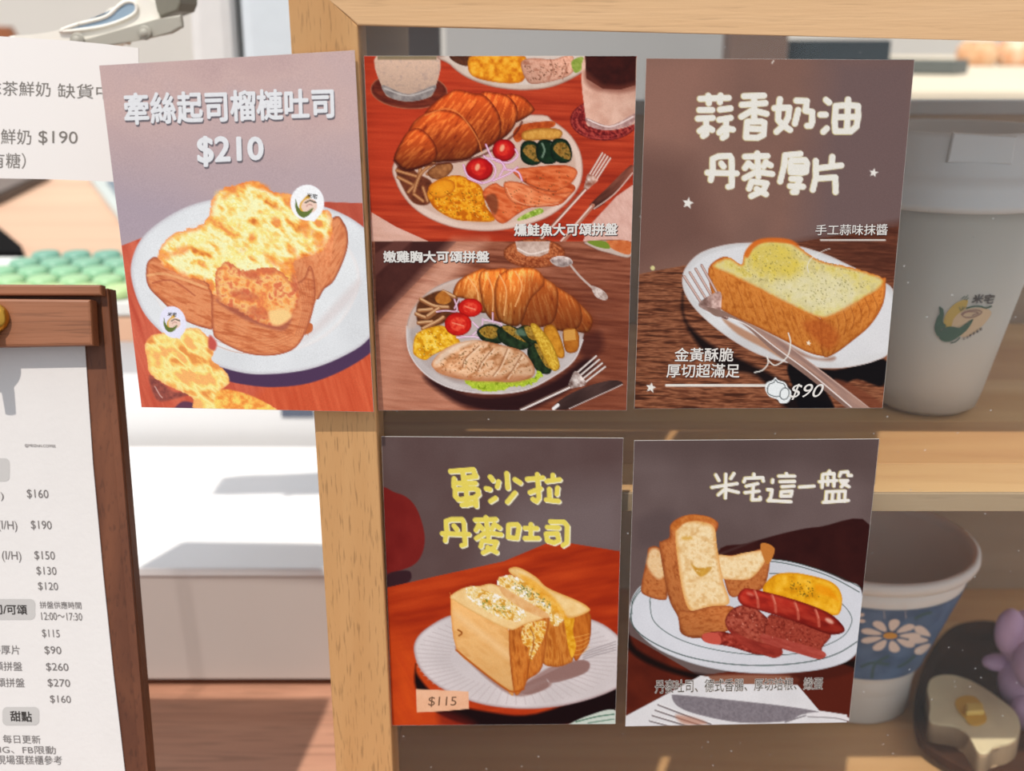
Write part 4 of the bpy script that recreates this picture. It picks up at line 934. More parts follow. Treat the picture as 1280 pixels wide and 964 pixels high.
# napkin, fork, knife
s.poly([(1210, 610), (1140, 660), (1020, 790), (990, 862), (1230, 862), (1230, 610)], [(206, 160, 146), (222, 180, 166)], ns=4, ang=60, st=3, smooth=False)
s.poly([(1212, 520), (1180, 540), (1100, 620), (1020, 700), (1050, 715), (1130, 650), (1212, 560)], [(60, 28, 22), (120, 70, 56)], ns=8, ang=-40, st=4, lit=(0, 0.3)); s.line([(1040, 715), (1130, 650), (1212, 555)], 1.3, (222, 190, 176))
s.line([(1035, 700), (900, 862)], 5, (176, 120, 100)); s.line([(1028, 704), (890, 862)], 1.6, (236, 210, 196))
s.fork((1095, 478), (1000, 630), (790, 862), 42, 4.0, (236, 212, 200), (140, 84, 66))
s.T(0, 0, 1)
# lower half
s.T(450, 290, 3.556)
WD = [(106, 54, 38), (142, 82, 60), (166, 104, 80)]
s.poly([(-10, 42), (1260, 42), (1260, 830), (-10, 830)], WD, ns=3, ang=4, st=14, smooth=False)
s.poly([(60, 42), (420, 42), (60, 420)], [(150, 104, 86)], smooth=False, op=0.5, soft=2)
s.poly([(64, 42), (430, 42), (75, 405)], [(72, 38, 34), (84, 46, 40)], ns=12, smooth=False)
s.poly([(240, 42), (420, 42), (370, 95), (190, 130)], [(60, 32, 30)], smooth=False, op=0.5)
s.poly([(64, 100), (150, 42), (230, 42), (64, 200)], [(108, 66, 58)], smooth=False, op=0.8, soft=3)
s.poly([(420, 42), (560, 42), (430, 200), (250, 400), (110, 800), (70, 800), (76, 410)], [(190, 132, 110), (214, 160, 136), (200, 144, 120)], ns=3.5, ang=10, st=12, smooth=False, soft=20, op=0.9)
s.poly([(120, 430), (300, 650), (440, 760), (400, 800), (90, 800)], [(180, 118, 94), (206, 146, 120)], ns=3, ang=8, st=12, soft=15, op=0.8)
s.poly([(820, 300), (1200, 250), (1200, 800), (900, 800), (760, 700)], [(96, 46, 32), (134, 74, 52)], ns=3, ang=5, st=14, soft=50, op=0.6)
# shadow
s.poly([(290, 640), (480, 720), (660, 725), (860, 660), (1000, 560), (1040, 600), (900, 720), (700, 800), (480, 780), (340, 700)], [(40, 18, 22)], soft=8, op=0.9)
s.poly([(960, 470), (1060, 440), (1080, 520), (1000, 560)], [(60, 26, 24)], soft=10, op=0.6)
# coaster, glass, spoon, second plate
s.ell((775, 95), 138, 66, [(140, 66, 34), (178, 98, 58), (196, 118, 74)], ns=2, con=2.4, edge=((90, 40, 22), 3, 0.7))
for rr in (0.95, 0.8, 0.65): s.ring((775, 92), 135*rr, 62*rr, 0.9, (110, 50, 28), op=0.5)
s.poly([(690, 42), (845, 42), (838, 92), (800, 110), (740, 108), (700, 85)], [(170, 140, 126), (214, 190, 176)], ns=6, smooth=False); s.line([(700, 72), (760, 98), (838, 78)], 1.6, (232, 216, 206))
s.poly([(845, 125), (880, 108), (930, 115), (945, 140), (910, 155), (870, 150)], [(120, 100, 96), (220, 205, 198)], ns=5, lit=(-90, 0.2), edge=((205, 190, 184), 2))
s.line([(938, 150), (980, 200), (1040, 255)], 2.6, (190, 170, 160)); s.poly([(1030, 240), (1080, 260), (1102, 290), (1085, 304), (1045, 285)], [(160, 136, 126), (222, 206, 198)], ns=3)
s.poly([(1000, 42), (1200, 42), (1200, 115), (1100, 95), (1040, 75)], [(196, 176, 164)], edge=((110, 60, 44), 2)); s.poly([(1090, 42), (1200, 42), (1200, 100), (1130, 80)], [(190, 96, 50), (214, 130, 80)], ns=5)
s.poly([(1010, 42), (1090, 42), (1110, 75), (1050, 65)], [(120, 140, 50)], ns=3)
# plate
s.poly([(208, 420), (215, 520), (260, 600), (340, 665), (450, 705), (600, 718), (740, 700), (860, 640), (950, 570), (992, 470), (990, 400), (900, 260), (600, 180), (440, 205), (320, 255), (240, 335)], [(186, 176, 174), (206, 196, 192)], ns=40, edge=((120, 100, 98), 2, 0.7))
s.line([(208, 420), (215, 520), (260, 600), (340, 665), (450, 705), (600, 718), (740, 700), (860, 640), (950, 570), (990, 480)], 2, (226, 220, 218), op=0.8)
s.poly([(226, 420), (240, 520), (300, 600), (420, 670), (600, 692), (740, 670), (900, 575), (960, 470), (880, 280), (600, 210), (430, 225), (300, 290)], [(174, 160, 156), (192, 180, 176)], ns=30, soft=3)
s.poly([(208, 420), (240, 330), (320, 255), (440, 205), (430, 240), (300, 330), (250, 420)], [(205, 176, 160)], soft=5, op=0.6)
croissant(s, [
 ([(415, 260), (440, 215), (500, 180), (560, 165), (600, 240), (590, 330), (540, 360), (470, 300), (420, 290)], 100),
 ([(530, 190), (600, 165), (660, 170), (700, 260), (660, 380), (600, 400), (550, 340)], 100),
 ([(930, 290), (1000, 340), (1035, 390), (1020, 440), (980, 448), (930, 420), (900, 350)], 60),
 ([(840, 240), (920, 270), (975, 320), (985, 400), (940, 440), (840, 425), (800, 340)], 70),
 ([(740, 180), (830, 210), (880, 260), (870, 380), (820, 420), (720, 420), (700, 300)], 78),
 ([(600, 240), (640, 175), (720, 158), (790, 170), (820, 230), (760, 300), (720, 400), (680, 420), (610, 380)], 95)], (150, 66, 22), (196, 108, 44), (230, 156, 86), -110)
s.poly([(740, 200), (830, 215), (960, 300), (1030, 390), (1020, 440), (930, 440), (720, 420), (730, 300)], [(110, 44, 20)], soft=20, op=0.45)
for a in [[(480, 200), (520, 260), (530, 340)], [(560, 180), (590, 260), (590, 350)], [(620, 190), (650, 260), (640, 370)], [(690, 175), (720, 240), (690, 330)]]: s.line(a, 1.8, (246, 190, 130), op=0.7)
# mushrooms, egg
s.poly([(250, 350), (270, 300), (360, 260), (430, 290), (440, 340), (380, 400), (300, 430), (260, 410)], [(110, 62, 34), (80, 44, 24)], ns=4, soft=2)
for a in [[(270, 300), (330, 330), (390, 335)], [(262, 350), (320, 345)], [(250, 365), (300, 380), (350, 340)], [(260, 405), (320, 400)], [(280, 430), (340, 400), (370, 380)], [(300, 375), (350, 340)], [(370, 265), (420, 290)]]:
    s.line(a, 5, (150, 96, 60)); s.line([(x, y-3) for x, y in a], 2.4, (216, 172, 128), op=0.9)
s.poly([(335, 290), (370, 262), (405, 300), (380, 322), (345, 315)], [(170, 100, 40), (196, 130, 60)], ns=4)
s.poly([(235, 520), (250, 455), (310, 425), (380, 420), (440, 480), (430, 500), (330, 545), (290, 570), (245, 550)], [(206, 140, 20), (234, 180, 44), (246, 206, 90)], ns=5, con=2.4, edge=((180, 110, 20), 3, 0.6))
s.dots([(250, 450), (370, 430), (420, 490), (300, 560), (245, 540)], 70, 0.8, [(120, 96, 20), (255, 226, 140)], 5)
for x, y, a, b in [(490, 335), (435, 410)] and [(490, 337, 54, 42), (436, 410, 60, 52)]:
    s.ell((x, y), a, b, [(180, 24, 18), (214, 40, 28)], edge=((150, 12, 12), 3), ns=6); s.ell((x, y), a*0.6, b*0.6, [(232, 86, 62), (206, 40, 30)], ns=3, soft=2, con=2.5); s.line([(x-a*0.4, y-6), (x+a*0.4, y+8)], 1.6, (240, 150, 120), op=0.8)
for a in [[(420, 300), (430, 350), (380, 350), (340, 355)], [(500, 460), (540, 420), (545, 385)], [(550, 390), (620, 405), (630, 420)], [(430, 470), (500, 465), (560, 480)], [(440, 300), (420, 340)], [(590, 360), (590, 400)], [(500, 400), (540, 440)]]:
    s.line(a, 2.2, (190, 130, 170), op=0.7); s.line(a, 1.1, (240, 214, 230))
# zucchini, corn, pumpkin
for pts, face in [([(520, 440), (560, 410), (620, 420), (640, 480), (600, 500), (540, 480)], [(530, 440), (570, 418), (615, 430), (605, 470), (560, 470)]),
            ([(612, 430), (660, 415), (740, 450), (760, 500), (720, 525), (650, 505), (615, 470)], [(630, 425), (670, 420), (720, 455), (740, 490), (690, 470)]),
            ([(695, 440), (735, 415), (790, 440), (800, 500), (740, 490)], [(730, 420), (770, 430), (785, 480), (750, 470)]),
            ([(745, 520), (775, 495), (820, 540), (850, 600), (840, 632), (790, 620), (750, 560)], [(775, 500), (815, 520), (846, 600), (820, 590)])]:
    s.poly(pts, [(24, 34, 20), (46, 66, 40)], ns=4, edge=((12, 18, 10), 3, 0.7)); s.poly(face, [(130, 94, 30), (178, 140, 60), (96, 76, 26)], ns=3, con=2.2)
s.poly([(690, 440), (720, 430), (740, 460), (700, 460)], [(120, 150, 130)], soft=3, op=0.6)
s.poly([(815, 430), (860, 415), (895, 480), (910, 550), (880, 558), (840, 500)], [(170, 106, 24), (214, 150, 50)], ns=6, edge=((120, 66, 14), 3, 0.7))
s.poly([(758, 420), (785, 412), (850, 490), (888, 590), (870, 618), (840, 600), (800, 520)], [(190, 144, 40), (226, 188, 76)], ns=1.6, con=2.6, edge=((140, 96, 20), 3, 0.8))
s.poly([(903, 440), (955, 430), (975, 470), (965, 530), (915, 530)], [(160, 90, 26), (196, 126, 48)], ns=6, edge=((110, 56, 16), 3, 0.7)); s.poly([(905, 438), (955, 432), (960, 480), (908, 485)], [(206, 150, 74)], ns=3, soft=1, smooth=False)
# lettuce, chicken
s.poly([(465, 660), (520, 650), (640, 665), (760, 650), (790, 620), (810, 640), (760, 680), (680, 690), (580, 712), (500, 690)], [(130, 150, 30), (190, 206, 70), (160, 182, 50)], ns=3, con=2.6, rag=2)
s.poly([(320, 580), (370, 525), (450, 490), (530, 482), (640, 505), (720, 530), (770, 590), (770, 640), (700, 665), (600, 665), (480, 660), (370, 635), (330, 610)], [(178, 120, 78), (214, 160, 118), (232, 190, 154), (222, 176, 138)], ns=6, ang=-20, st=2, con=1.9, edge=((160, 96, 60), 4, 0.7), lit=(180, 0.1))
s.poly([(330, 580), (370, 530), (450, 492), (520, 485), (420, 530), (350, 590)], [(228, 206, 184)], soft=6, op=0.8)
s.poly([(340, 600), (480, 640), (640, 640), (760, 640), (700, 665), (480, 660), (370, 635)], [(170, 104, 66)], soft=6, op=0.6)
for a in [[(530, 505), (470, 560), (455, 600)], [(590, 520), (540, 580), (520, 620)], [(655, 520), (620, 600), (590, 640)], [(720, 545), (680, 610), (650, 650)]]:
    s.line(a, 1.3, (130, 80, 50), op=0.7); s.line([(x+8, y+2) for x, y in a], 1.8, (240, 214, 186), op=0.6)
s.dots([(350, 570), (520, 490), (720, 540), (760, 620), (480, 650), (360, 620)], 170, 1.0, [(96, 62, 28), (110, 84, 40), (150, 92, 50)], 7, 0.8)
s.fork((1070, 575), (930, 690), (715, 790), 62, 4.2, (232, 222, 216), (110, 84, 76))
s.poly([(860, 785), (900, 740), (1000, 690), (1100, 662), (1150, 662), (1168, 676), (1120, 700), (1020, 745), (930, 788)], [(50, 34, 32), (84, 62, 58)], ns=10, ang=-25, st=4); s.line([(930, 786), (1020, 745), (1120, 700), (1166, 678)], 1.2, (196, 180, 174))
s.line([(860, 786), (880, 770)], 4, (232, 228, 224))
s.finish('printed_picture', pi, M_print, R2)
for bd, body, q in ((0.03, '燻鮭魚大可頌拼盤', [(643, 280), (772, 279), (771, 294), (643, 295)]), (0.03, '嫩雞胸大可頌拼盤', [(479, 314), (611, 314), (611, 328), (480, 328)])):
    lettering('title_lettering', body, q, PL(pl[0]), ink('shade', (70, 46, 44)), R2, bold=0.05, shift=(0.6, 0.8))
    lettering('title_lettering', body, q, PL(pl[1]), ink('cream', WHITE), R2, bold=bd)

# ---- card 3: garlic butter thick toast
Q3 = [(808, 73), (1143, 75), (1103, 510), (793, 511)]
R3, s, pi, pl = card(Q3, -0.0009, 'dark brown photo card of garlic butter thick toast on oval plate with fork, $90', (120, 92, 84))
s.T(0, 0, 1)
s.poly([(780, 60), (1160, 60), (1160, 400), (780, 400)], [(124, 94, 84), (134, 100, 88)], ns=60, smooth=False)
s.poly([(780, 60), (900, 60), (880, 180), (780, 200)], [(150, 110, 96)], smooth=False, soft=60, op=0.7)
s.poly([(1030, 60), (1160, 60), (1160, 330), (1000, 330)], [(108, 90, 90)], smooth=False, soft=60, op=0.8)
s.poly([(780, 180), (860, 200), (900, 300), (780, 350)], [(104, 74, 66)], smooth=False, soft=40, op=0.6)
s.T(790, 280, 3.556)
WB = [(72, 40, 28), (118, 70, 48), (152, 98, 70), (104, 60, 42)]
s.poly([(-10, 232), (120, 205), (250, 182), (700, 90), (860, 60), (1400, -20), (1400, 840), (-10, 840)], WB, ns=2.0, ang=3, st=16, smooth=False, con=2.2, octv=3)
s.poly([(720, 85), (1200, -10), (1190, 260), (1000, 200)], [(70, 36, 26), (104, 58, 42)], ns=2, ang=4, st=14, smooth=False, soft=14, op=0.8)
s.poly([(228, 300), (235, 420), (330, 520), (480, 600), (640, 680), (760, 760), (860, 790), (880, 830), (700, 830), (560, 680), (400, 640), (280, 520), (225, 400)], [(20, 12, 14)], soft=6, op=0.92)
s.poly([(700, 620), (900, 650), (1120, 600), (1115, 720), (1000, 690), (930, 720), (840, 700), (900, 830), (760, 830), (720, 740)], [(14, 12, 16)], soft=3, op=0.95)
s.poly([(900, 700), (960, 705), (1100, 790), (1100, 822), (1060, 822)], [(120, 66, 46)], soft=4, op=0.8)
s.poly([(222, 250), (240, 190), (300, 130), (400, 95), (520, 82), (700, 90), (850, 130), (960, 180), (1080, 240), (1160, 290), (1165, 400), (1150, 560), (1080, 610), (960, 638), (850, 642), (700, 620), (560, 580), (420, 500), (300, 400), (240, 320)], [(196, 194, 194), (214, 213, 213)], ns=40, edge=((176, 150, 140), 2, 0.7))
s.poly([(245, 260), (300, 160), (420, 112), (560, 100), (860, 150), (1140, 300), (1140, 540), (1060, 580), (900, 612), (700, 592), (500, 500), (330, 390)], [(210, 209, 210), (218, 217, 218)], ns=40, soft=4)
s.poly([(400, 420), (480, 460), (640, 550), (670, 600), (600, 560), (470, 490)], [(170, 118, 86)], soft=3, op=0.8)
s.poly([(440, 400), (600, 480), (800, 590), (900, 590), (880, 610), (760, 590), (600, 520)], [(150, 110, 92)], soft=4, op=0.8)
CB = [(160, 86, 30), (192, 114, 46), (210, 134, 62), (180, 100, 38)]
s.poly([(340, 240), (350, 180), (420, 145), (480, 200), (850, 430), (930, 520), (900, 575), (850, 588), (780, 570), (700, 530), (560, 460), (430, 400), (370, 350)], CB, ns=2.4, ang=70, st=2.2, con=1.25, lit=(-70, 0.12), edge=((140, 66, 24), 4, 0.7))
s.poly([(850, 400), (1000, 330), (1115, 240), (1128, 270), (1115, 360), (1060, 450), (980, 520), (900, 578), (850, 588), (840, 500)], CB, ns=2.4, ang=-60, st=2.2, con=1.25, lit=(-70, 0.12), edge=((140, 66, 24), 4, 0.7))
for i in range(9):
    x = 420+i*48; s.line([(x, 255+i*22), (x+25, 330+i*20), (x+45, 400+i*18)], 1.1, (150, 78, 30), op=0.5)
for i in range(7):
    s.line([(880+i*30, 430-i*22), (885+i*34, 480-i*20), (870+i*36, 545-i*26)], 1.1, (140, 70, 28), op=0.55)
s.poly([(760, 440), (860, 430), (920, 500), (880, 560), (820, 520)], [(160, 74, 30), (190, 100, 44)], ns=3, soft=8, op=0.7)
TOP = [(355, 190), (400, 155), (440, 150), (485, 180), (500, 130), (540, 85), (600, 66), (680, 68), (740, 100), (830, 160), (960, 190), (1080, 225), (1120, 250), (1100, 290), (1000, 350), (900, 405), (850, 420), (760, 390), (600, 310), (440, 230)]
s.poly(TOP, [(204, 184, 96), (218, 202, 124), (212, 198, 142), (198, 184, 122)], ns=7, con=1.6, edge=((205, 112, 40), 4.5, 0.95), rag=0.8)
s.poly([(700, 240), (820, 220), (960, 250), (1000, 330), (850, 395), (740, 350), (620, 290)], [(214, 206, 162), (224, 216, 184)], ns=6, soft=14, op=0.75)
s.poly([(530, 110), (640, 80), (720, 130), (740, 220), (620, 230), (530, 190)], [(216, 190, 70), (206, 184, 90)], ns=6, soft=12, op=0.7)
s.poly([(500, 130), (540, 80), (600, 62), (700, 68), (745, 100), (700, 88), (600, 82), (545, 105), (515, 150)], [(206, 104, 36)], soft=2.5, op=0.9)
s.dots([(430, 190), (520, 140), (640, 90), (760, 130), (1080, 240), (880, 400), (620, 300)], 420, 0.75, [(96, 92, 48), (128, 120, 66), (236, 226, 170), (110, 96, 50)], 9, 0.75)
s.fork((270, 208), (385, 400), (420, 415), 92, 5.2, (206, 176, 166), (112, 80, 72))
s.poly([(330, 370), (400, 385), (450, 410), (520, 450), (640, 540), (800, 650), (1000, 822), (960, 822), (780, 680), (620, 560), (500, 450), (430, 415), (370, 410)], [(120, 92, 82), (160, 130, 118)], ns=12, ang=38, st=5)
s.poly([(560, 470), (640, 510), (760, 590), (1060, 822), (985, 822), (760, 640), (600, 520)], [(120, 90, 80), (176, 140, 124), (140, 112, 104)], ns=8, ang=38, st=8)
s.line([(440, 420), (520, 455), (640, 550), (800, 668), (975, 815)], 1.3, (232, 224, 220))
s.line([(1060, 822), (900, 700), (700, 545)], 1.0, (206, 180, 168), op=0.7)
W3 = (226, 222, 214)
s.line([(880, 110), (850, 120), (800, 150), (780, 185), (785, 215)], 1.1, W3, op=0.8)
s.line([(695, 485), (705, 530), (690, 590), (640, 628), (610, 610), (600, 590), (605, 620), (580, 650), (545, 660)], 1.5, W3)
s.line([(838, 72), (1125, 72)], 1.6, W3)
s.line([(152, 718), (600, 718)], 2.8, W3)
def star(s, x, y, r, col):
    s.poly([(x+r*(1 if i % 2 == 0 else 0.45)*math.sin(i*math.pi/5+0.2), y-r*(1 if i % 2 == 0 else 0.45)*math.cos(i*math.pi/5+0.2)) for i in range(10)], [col], smooth=False, soft=0.8)
star(s, 84, 728, 24, W3); star(s, 785, 530, 12, (240, 225, 200)); s.ell((92, 196), 10, 10, [(206, 196, 140)])
GL = [(605, 725), (600, 745), (612, 775), (640, 785), (650, 800), (680, 805), (702, 780), (705, 745), (690, 735), (675, 705), (645, 700), (640, 688), (630, 700), (610, 710)]
s.poly([(592, 725), (600, 705), (625, 695), (638, 682), (650, 694), (680, 705), (695, 730), (708, 745), (705, 775), (690, 795), (660, 797), (645, 780), (612, 768), (595, 745)], [(226, 230, 230)], soft=1)
s.line([(602, 730), (612, 712), (630, 705), (638, 692), (648, 704), (675, 712), (682, 730)], 1.0, (60, 66, 68)); s.line([(602, 730), (606, 755), (640, 768), (655, 765)], 1.0, (60, 66, 68))
s.ring((678, 755), 20, 26, 1.0, (60, 66, 68), rot=15)
s.T(0, 0, 1); star(s, 860, 254, 7.5, W3); star(s, 1092, 216, 6, W3); s.T(790, 60, 3.556)
s.line([(622, 68), (630, 56)], 1.4, (225, 215, 205))
ST = [(860, 100, 7.4, [
 [(165,250),(545,238)],[(272,210),(280,310)],[(437,208),(428,295)],[(155,400),(325,400)],[(430,395),(570,378)],[(135,515),(330,505)],[(420,530),(570,505)],[(245,520),(245,720),(205,745)],[(160,680),(215,640)],[(280,640),(325,665)],[(510,520),(510,740),(465,770)],[(420,700),(480,640)],[(550,650),(600,660)],
 [(750,215),(1015,208)],[(720,330),(1035,308)],[(885,230),(885,520)],[(715,490),(850,410)],[(930,420),(1050,450)],[(790,560),(775,765),(930,770),(1010,730),(1022,570),(980,552),(800,555),(790,560)],[(800,648),(980,655)]]),
 (970, 100, 7.4, [[(55,255),(35,400),(30,530),(90,600),(190,665)],[(-18,375),(180,368),(165,500),(110,600),(10,690)],[(275,275),(415,280),(395,410),(485,425),(485,560),(465,610),(420,610)],[(300,400),(255,580)],
 [(670,265),(710,300)],[(595,462),(665,462)],[(680,645),(635,690)],[(800,345),(785,560),(795,685),(1000,685),(1075,620),(1098,480),(1095,345),(960,335),(800,345)],[(965,260),(948,680)],[(800,495),(1080,490)]]),
 (870, 180, 7.2, [[(200,480),(225,330),(225,200),(300,165),(455,158),(478,200),(480,560),(435,570)],[(340,260),(370,300)],[(155,382),(545,392)],
 [(655,168),(955,160)],[(820,125),(835,435)],[(700,255),(655,320)],[(700,260),(760,305)],[(935,240),(905,300)],[(930,250),(1000,285)],[(650,455),(790,380)],[(880,380),(1020,400)],[(745,500),(710,595)],[(750,500),(945,525),(900,620),(740,695)],[(810,600),(935,670)]]),
 (960, 180, 7.2, [[(435,130),(230,150),(215,300),(165,500)],[(315,220),(500,215),(525,260),(510,370),(450,385),(305,375),(300,240)],[(330,303),(510,305)],[(315,465),(430,470),(385,560),(380,640),(335,640)],[(295,560),(470,570)],
 [(640,225),(640,450),(600,610)],[(660,325),(980,285)],[(860,170),(850,290)],[(660,460),(900,445),(905,640)]])]
for ox, oy, w, L in ST: s.T(ox, oy, 10.667); s.strokes(L, w+1.0, (205, 190, 140), (-0.6, 0.2)); s.strokes(L, w, (226, 222, 213))
s.finish('printed_picture', pi, M_print, R3)
for body, q, b in (('手工蒜味抹醬', [(1020, 281), (1110, 280), (1109, 294), (1019, 294)], 0.006), ('金黃酥脆', [(844, 435), (917, 435), (916, 452), (843, 452)], 0.012), ('厚切超滿足', [(834, 455), (925, 455), (924, 472), (833, 472)], 0.012)):
    lettering('caption_lettering', body, q, PL(pl[0]), ink('shade', (70, 46, 44)), R3, bold=b, shift=(0.5, 0.7)); lettering('caption_lettering', body, q, PL(pl[1]), ink('cream', WHITE), R3, bold=b)
lettering('price_lettering', '$90', [(990, 480), (1030, 480), (1026, 499), (987, 500)], PL(pl[1]), ink('cream', WHITE), R3, bold=0.0, slant=0.25)

# ---- card 4: egg salad toast
Q4 = [(477, 546), (779, 548), (769, 905), (490, 907)]
R4, s, pi, pl = card(Q4, -0.0009, 'photo card of egg salad sandwich blocks on ribbed plate, yellow title and $115 tag', (98, 80, 78))
s.T(0, 0, 1)
s.poly([(470, 540), (790, 540), (790, 760), (470, 760)], [(92, 72, 70), (100, 82, 80)], ns=50, smooth=False)
s.poly([(640, 620), (790, 600), (790, 700), (600, 720)], [(118, 104, 104)], smooth=False, soft=60, op=0.8)
s.T(470, 530, 4)
s.poly([(0, 345), (100, 345), (170, 380), (215, 450), (243, 560), (230, 650), (180, 710), (60, 750), (0, 760)], [(112, 30, 28), (124, 38, 34)], ns=20, soft=1.5)
s.poly([(60, 750), (165, 735), (165, 790), (60, 815)], [(58, 34, 40)], soft=2)
s.T(470, 690, 4)
s.poly([(40, 182), (300, 122), (640, 47), (870, -50), (960, -45), (1240, 0), (1240, 880), (40, 880)], [(150, 44, 18), (170, 56, 22), (186, 68, 28)], ns=10, ang=-10, st=6, smooth=False)
s.poly([(40, 400), (240, 500), (300, 880), (40, 880)], [(206, 84, 30), (196, 74, 28)], ns=5, ang=60, st=6, soft=60, op=0.9, smooth=False)
s.poly([(200, 560), (210, 620), (330, 740), (560, 800), (800, 810), (1190, 680), (1190, 800), (900, 870), (500, 870), (300, 800), (200, 680)], [(24, 10, 14)], soft=4)
s.poly([(330, 790), (500, 860), (330, 870)], [(110, 30, 24)], soft=10, op=0.6)
s.poly([(190, 500), (205, 430), (270, 370), (380, 315), (560, 290), (800, 295), (1070, 335), (1200, 410), (1250, 500), (1250, 640), (1190, 690), (1060, 740), (900, 775), (720, 785), (520, 760), (340, 690), (230, 600)], [(196, 188, 188), (212, 204, 204)], ns=40, edge=((150, 120, 120), 4, 0.7), soft=1.5)
for i in range(64):
    a = 2*math.pi*i/64; c_, s_ = math.cos(a), math.sin(a); x0, y0 = 700, 530
    s.line([(x0+330*c_, y0+150*s_), (x0+500*c_, y0+232*s_)], 1.4, (182, 170, 170), op=0.55, smooth=False)
s.poly([(395, 480), (480, 520), (700, 690), (760, 700), (860, 650), (1000, 620), (1060, 580), (1050, 545), (900, 560), (700, 690), (840, 640), (880, 655), (840, 690), (700, 722), (560, 640)], [(150, 118, 112)], soft=3, op=0.85)
s.poly([(700, 690), (830, 620), (1000, 545), (1065, 555), (1055, 600), (970, 635), (880, 655), (850, 630), (860, 675), (770, 712)], [(140, 108, 102)], soft=1.5, op=0.9)
for i in range(4): s.line([(1035, 505+i*11), (1110, 478+i*12), (1200, 448+i*14)], 1.3, (150, 140, 142), op=0.8)
# back block
s.poly([(855, 340), (940, 330), (985, 520), (960, 560), (890, 575), (830, 540)], [(176, 98, 34), (206, 134, 60), (160, 84, 28)], ns=3, ang=85, st=5, con=1.8, edge=((140, 70, 26), 4, 0.6))
s.poly([(950, 330), (1065, 300), (1070, 440), (1030, 510), (1000, 545), (980, 500)], [(170, 88, 28), (198, 116, 44)], ns=3, ang=80, st=4, con=1.8, edge=((130, 60, 20), 4, 0.6))
for i in range(5): s.line([(985, 430+i*22), (1030, 420+i*22), (1066, 410+i*16)], 1.2, (230, 170, 90), op=0.6)
s.poly([(940, 310), (990, 320), (985, 400), (1000, 470), (980, 530), (960, 470), (950, 400)], [(206, 140, 24), (230, 176, 60)], ns=4, con=2.2)
s.poly([(665, 85), (715, 78), (800, 125), (860, 180), (1000, 240), (1060, 275), (1062, 300), (960, 330), (880, 250), (760, 160), (680, 115)], [(226, 186, 120), (236, 206, 150)], ns=8, edge=((206, 140, 60), 4, 0.8))
EG = [(206, 150, 60), (232, 196, 110), (236, 226, 196), (220, 180, 90), (238, 234, 222)]
s.poly([(605, 150), (640, 118), (700, 125), (800, 180), (900, 260), (945, 320), (900, 370), (840, 330), (740, 250), (640, 190)], EG, ns=5, con=2.6, rag=1.5)
s.poly([(715, 110), (800, 150), (900, 240), (950, 320), (920, 330), (860, 260), (760, 170)], [(222, 150, 40), (236, 176, 60)], ns=4, soft=4, op=0.7)
# front block
s.poly([(372, 222), (400, 235), (660, 385), (690, 700), (640, 680), (520, 590), (400, 480)], [(214, 160, 96), (226, 178, 116), (220, 168, 104)], ns=10, ang=25, st=2, edge=((206, 132, 62), 3.5, 0.8), lit=(90, -0.08))
s.poly([(400, 300), (540, 400), (665, 500), (665, 540), (540, 440), (400, 330)], [(236, 200, 150)], soft=8, op=0.6)
s.poly([(665, 390), (740, 350), (860, 320), (858, 400), (830, 580), (760, 640), (740, 680), (690, 700)], [(180, 98, 36), (206, 128, 56), (160, 84, 30)], ns=3, ang=85, st=6, con=1.8, edge=((150, 76, 30), 4, 0.7))
s.poly([(740, 370), (840, 345), (850, 380), (830, 450), (790, 520), (770, 545), (760, 480), (730, 450)], [(206, 136, 40), (228, 180, 84), (236, 216, 160), (200, 124, 34)], ns=4, con=2.4)
s.line([(770, 380), (790, 440), (765, 560), (755, 640)], 1.5, (140, 70, 26), op=0.7)
s.line([(400, 490), (520, 590), (640, 680), (690, 700), (740, 685)], 2.4, (170, 84, 24), op=0.8)
s.poly([(372, 222), (440, 180), (520, 170), (600, 165), (760, 260), (855, 318), (740, 365), (665, 388), (520, 320), (400, 250)], [(228, 190, 130), (236, 208, 154)], ns=7, edge=((210, 150, 76), 3, 0.7))
s.poly([(445, 195), (480, 172), (540, 190), (640, 230), (740, 290), (745, 330), (690, 345), (600, 320), (500, 265)], EG, ns=4.5, con=2.6, rag=1.5)
s.poly([(620, 170), (700, 215), (860, 310), (840, 330), (740, 290), (640, 220)], [(226, 184, 130), (216, 160, 100)], ns=6, soft=1.5)
s.dots([(520, 230), (620, 250), (690, 300), (650, 320), (540, 280)], 45, 0.9, [(90, 110, 40), (120, 136, 60)], 11); s.dots([(660, 150), (760, 170), (880, 260), (860, 280), (720, 210)], 60, 0.9, [(90, 110, 40), (70, 90, 40)], 12)
s.line([(410, 390), (430, 405), (415, 420)], 2, (150, 84, 30))
s.poly([(970, 860), (1060, 820), (1190, 790), (1230, 880), (950, 880)], [(190, 200, 190)], soft=1); s.line([(1000, 850), (1100, 825), (1190, 812)], 1.6, (70, 110, 90)); s.line([(1060, 856), (1190, 836)], 1.2, (70, 110, 90))
s.poly([(200, 687), (300, 690), (462, 698), (465, 785), (330, 797), (205, 803)], [(222, 172, 138), (228, 182, 150)], ns=10, smooth=False)
YE = (222, 205, 96); YW = (232, 228, 200)
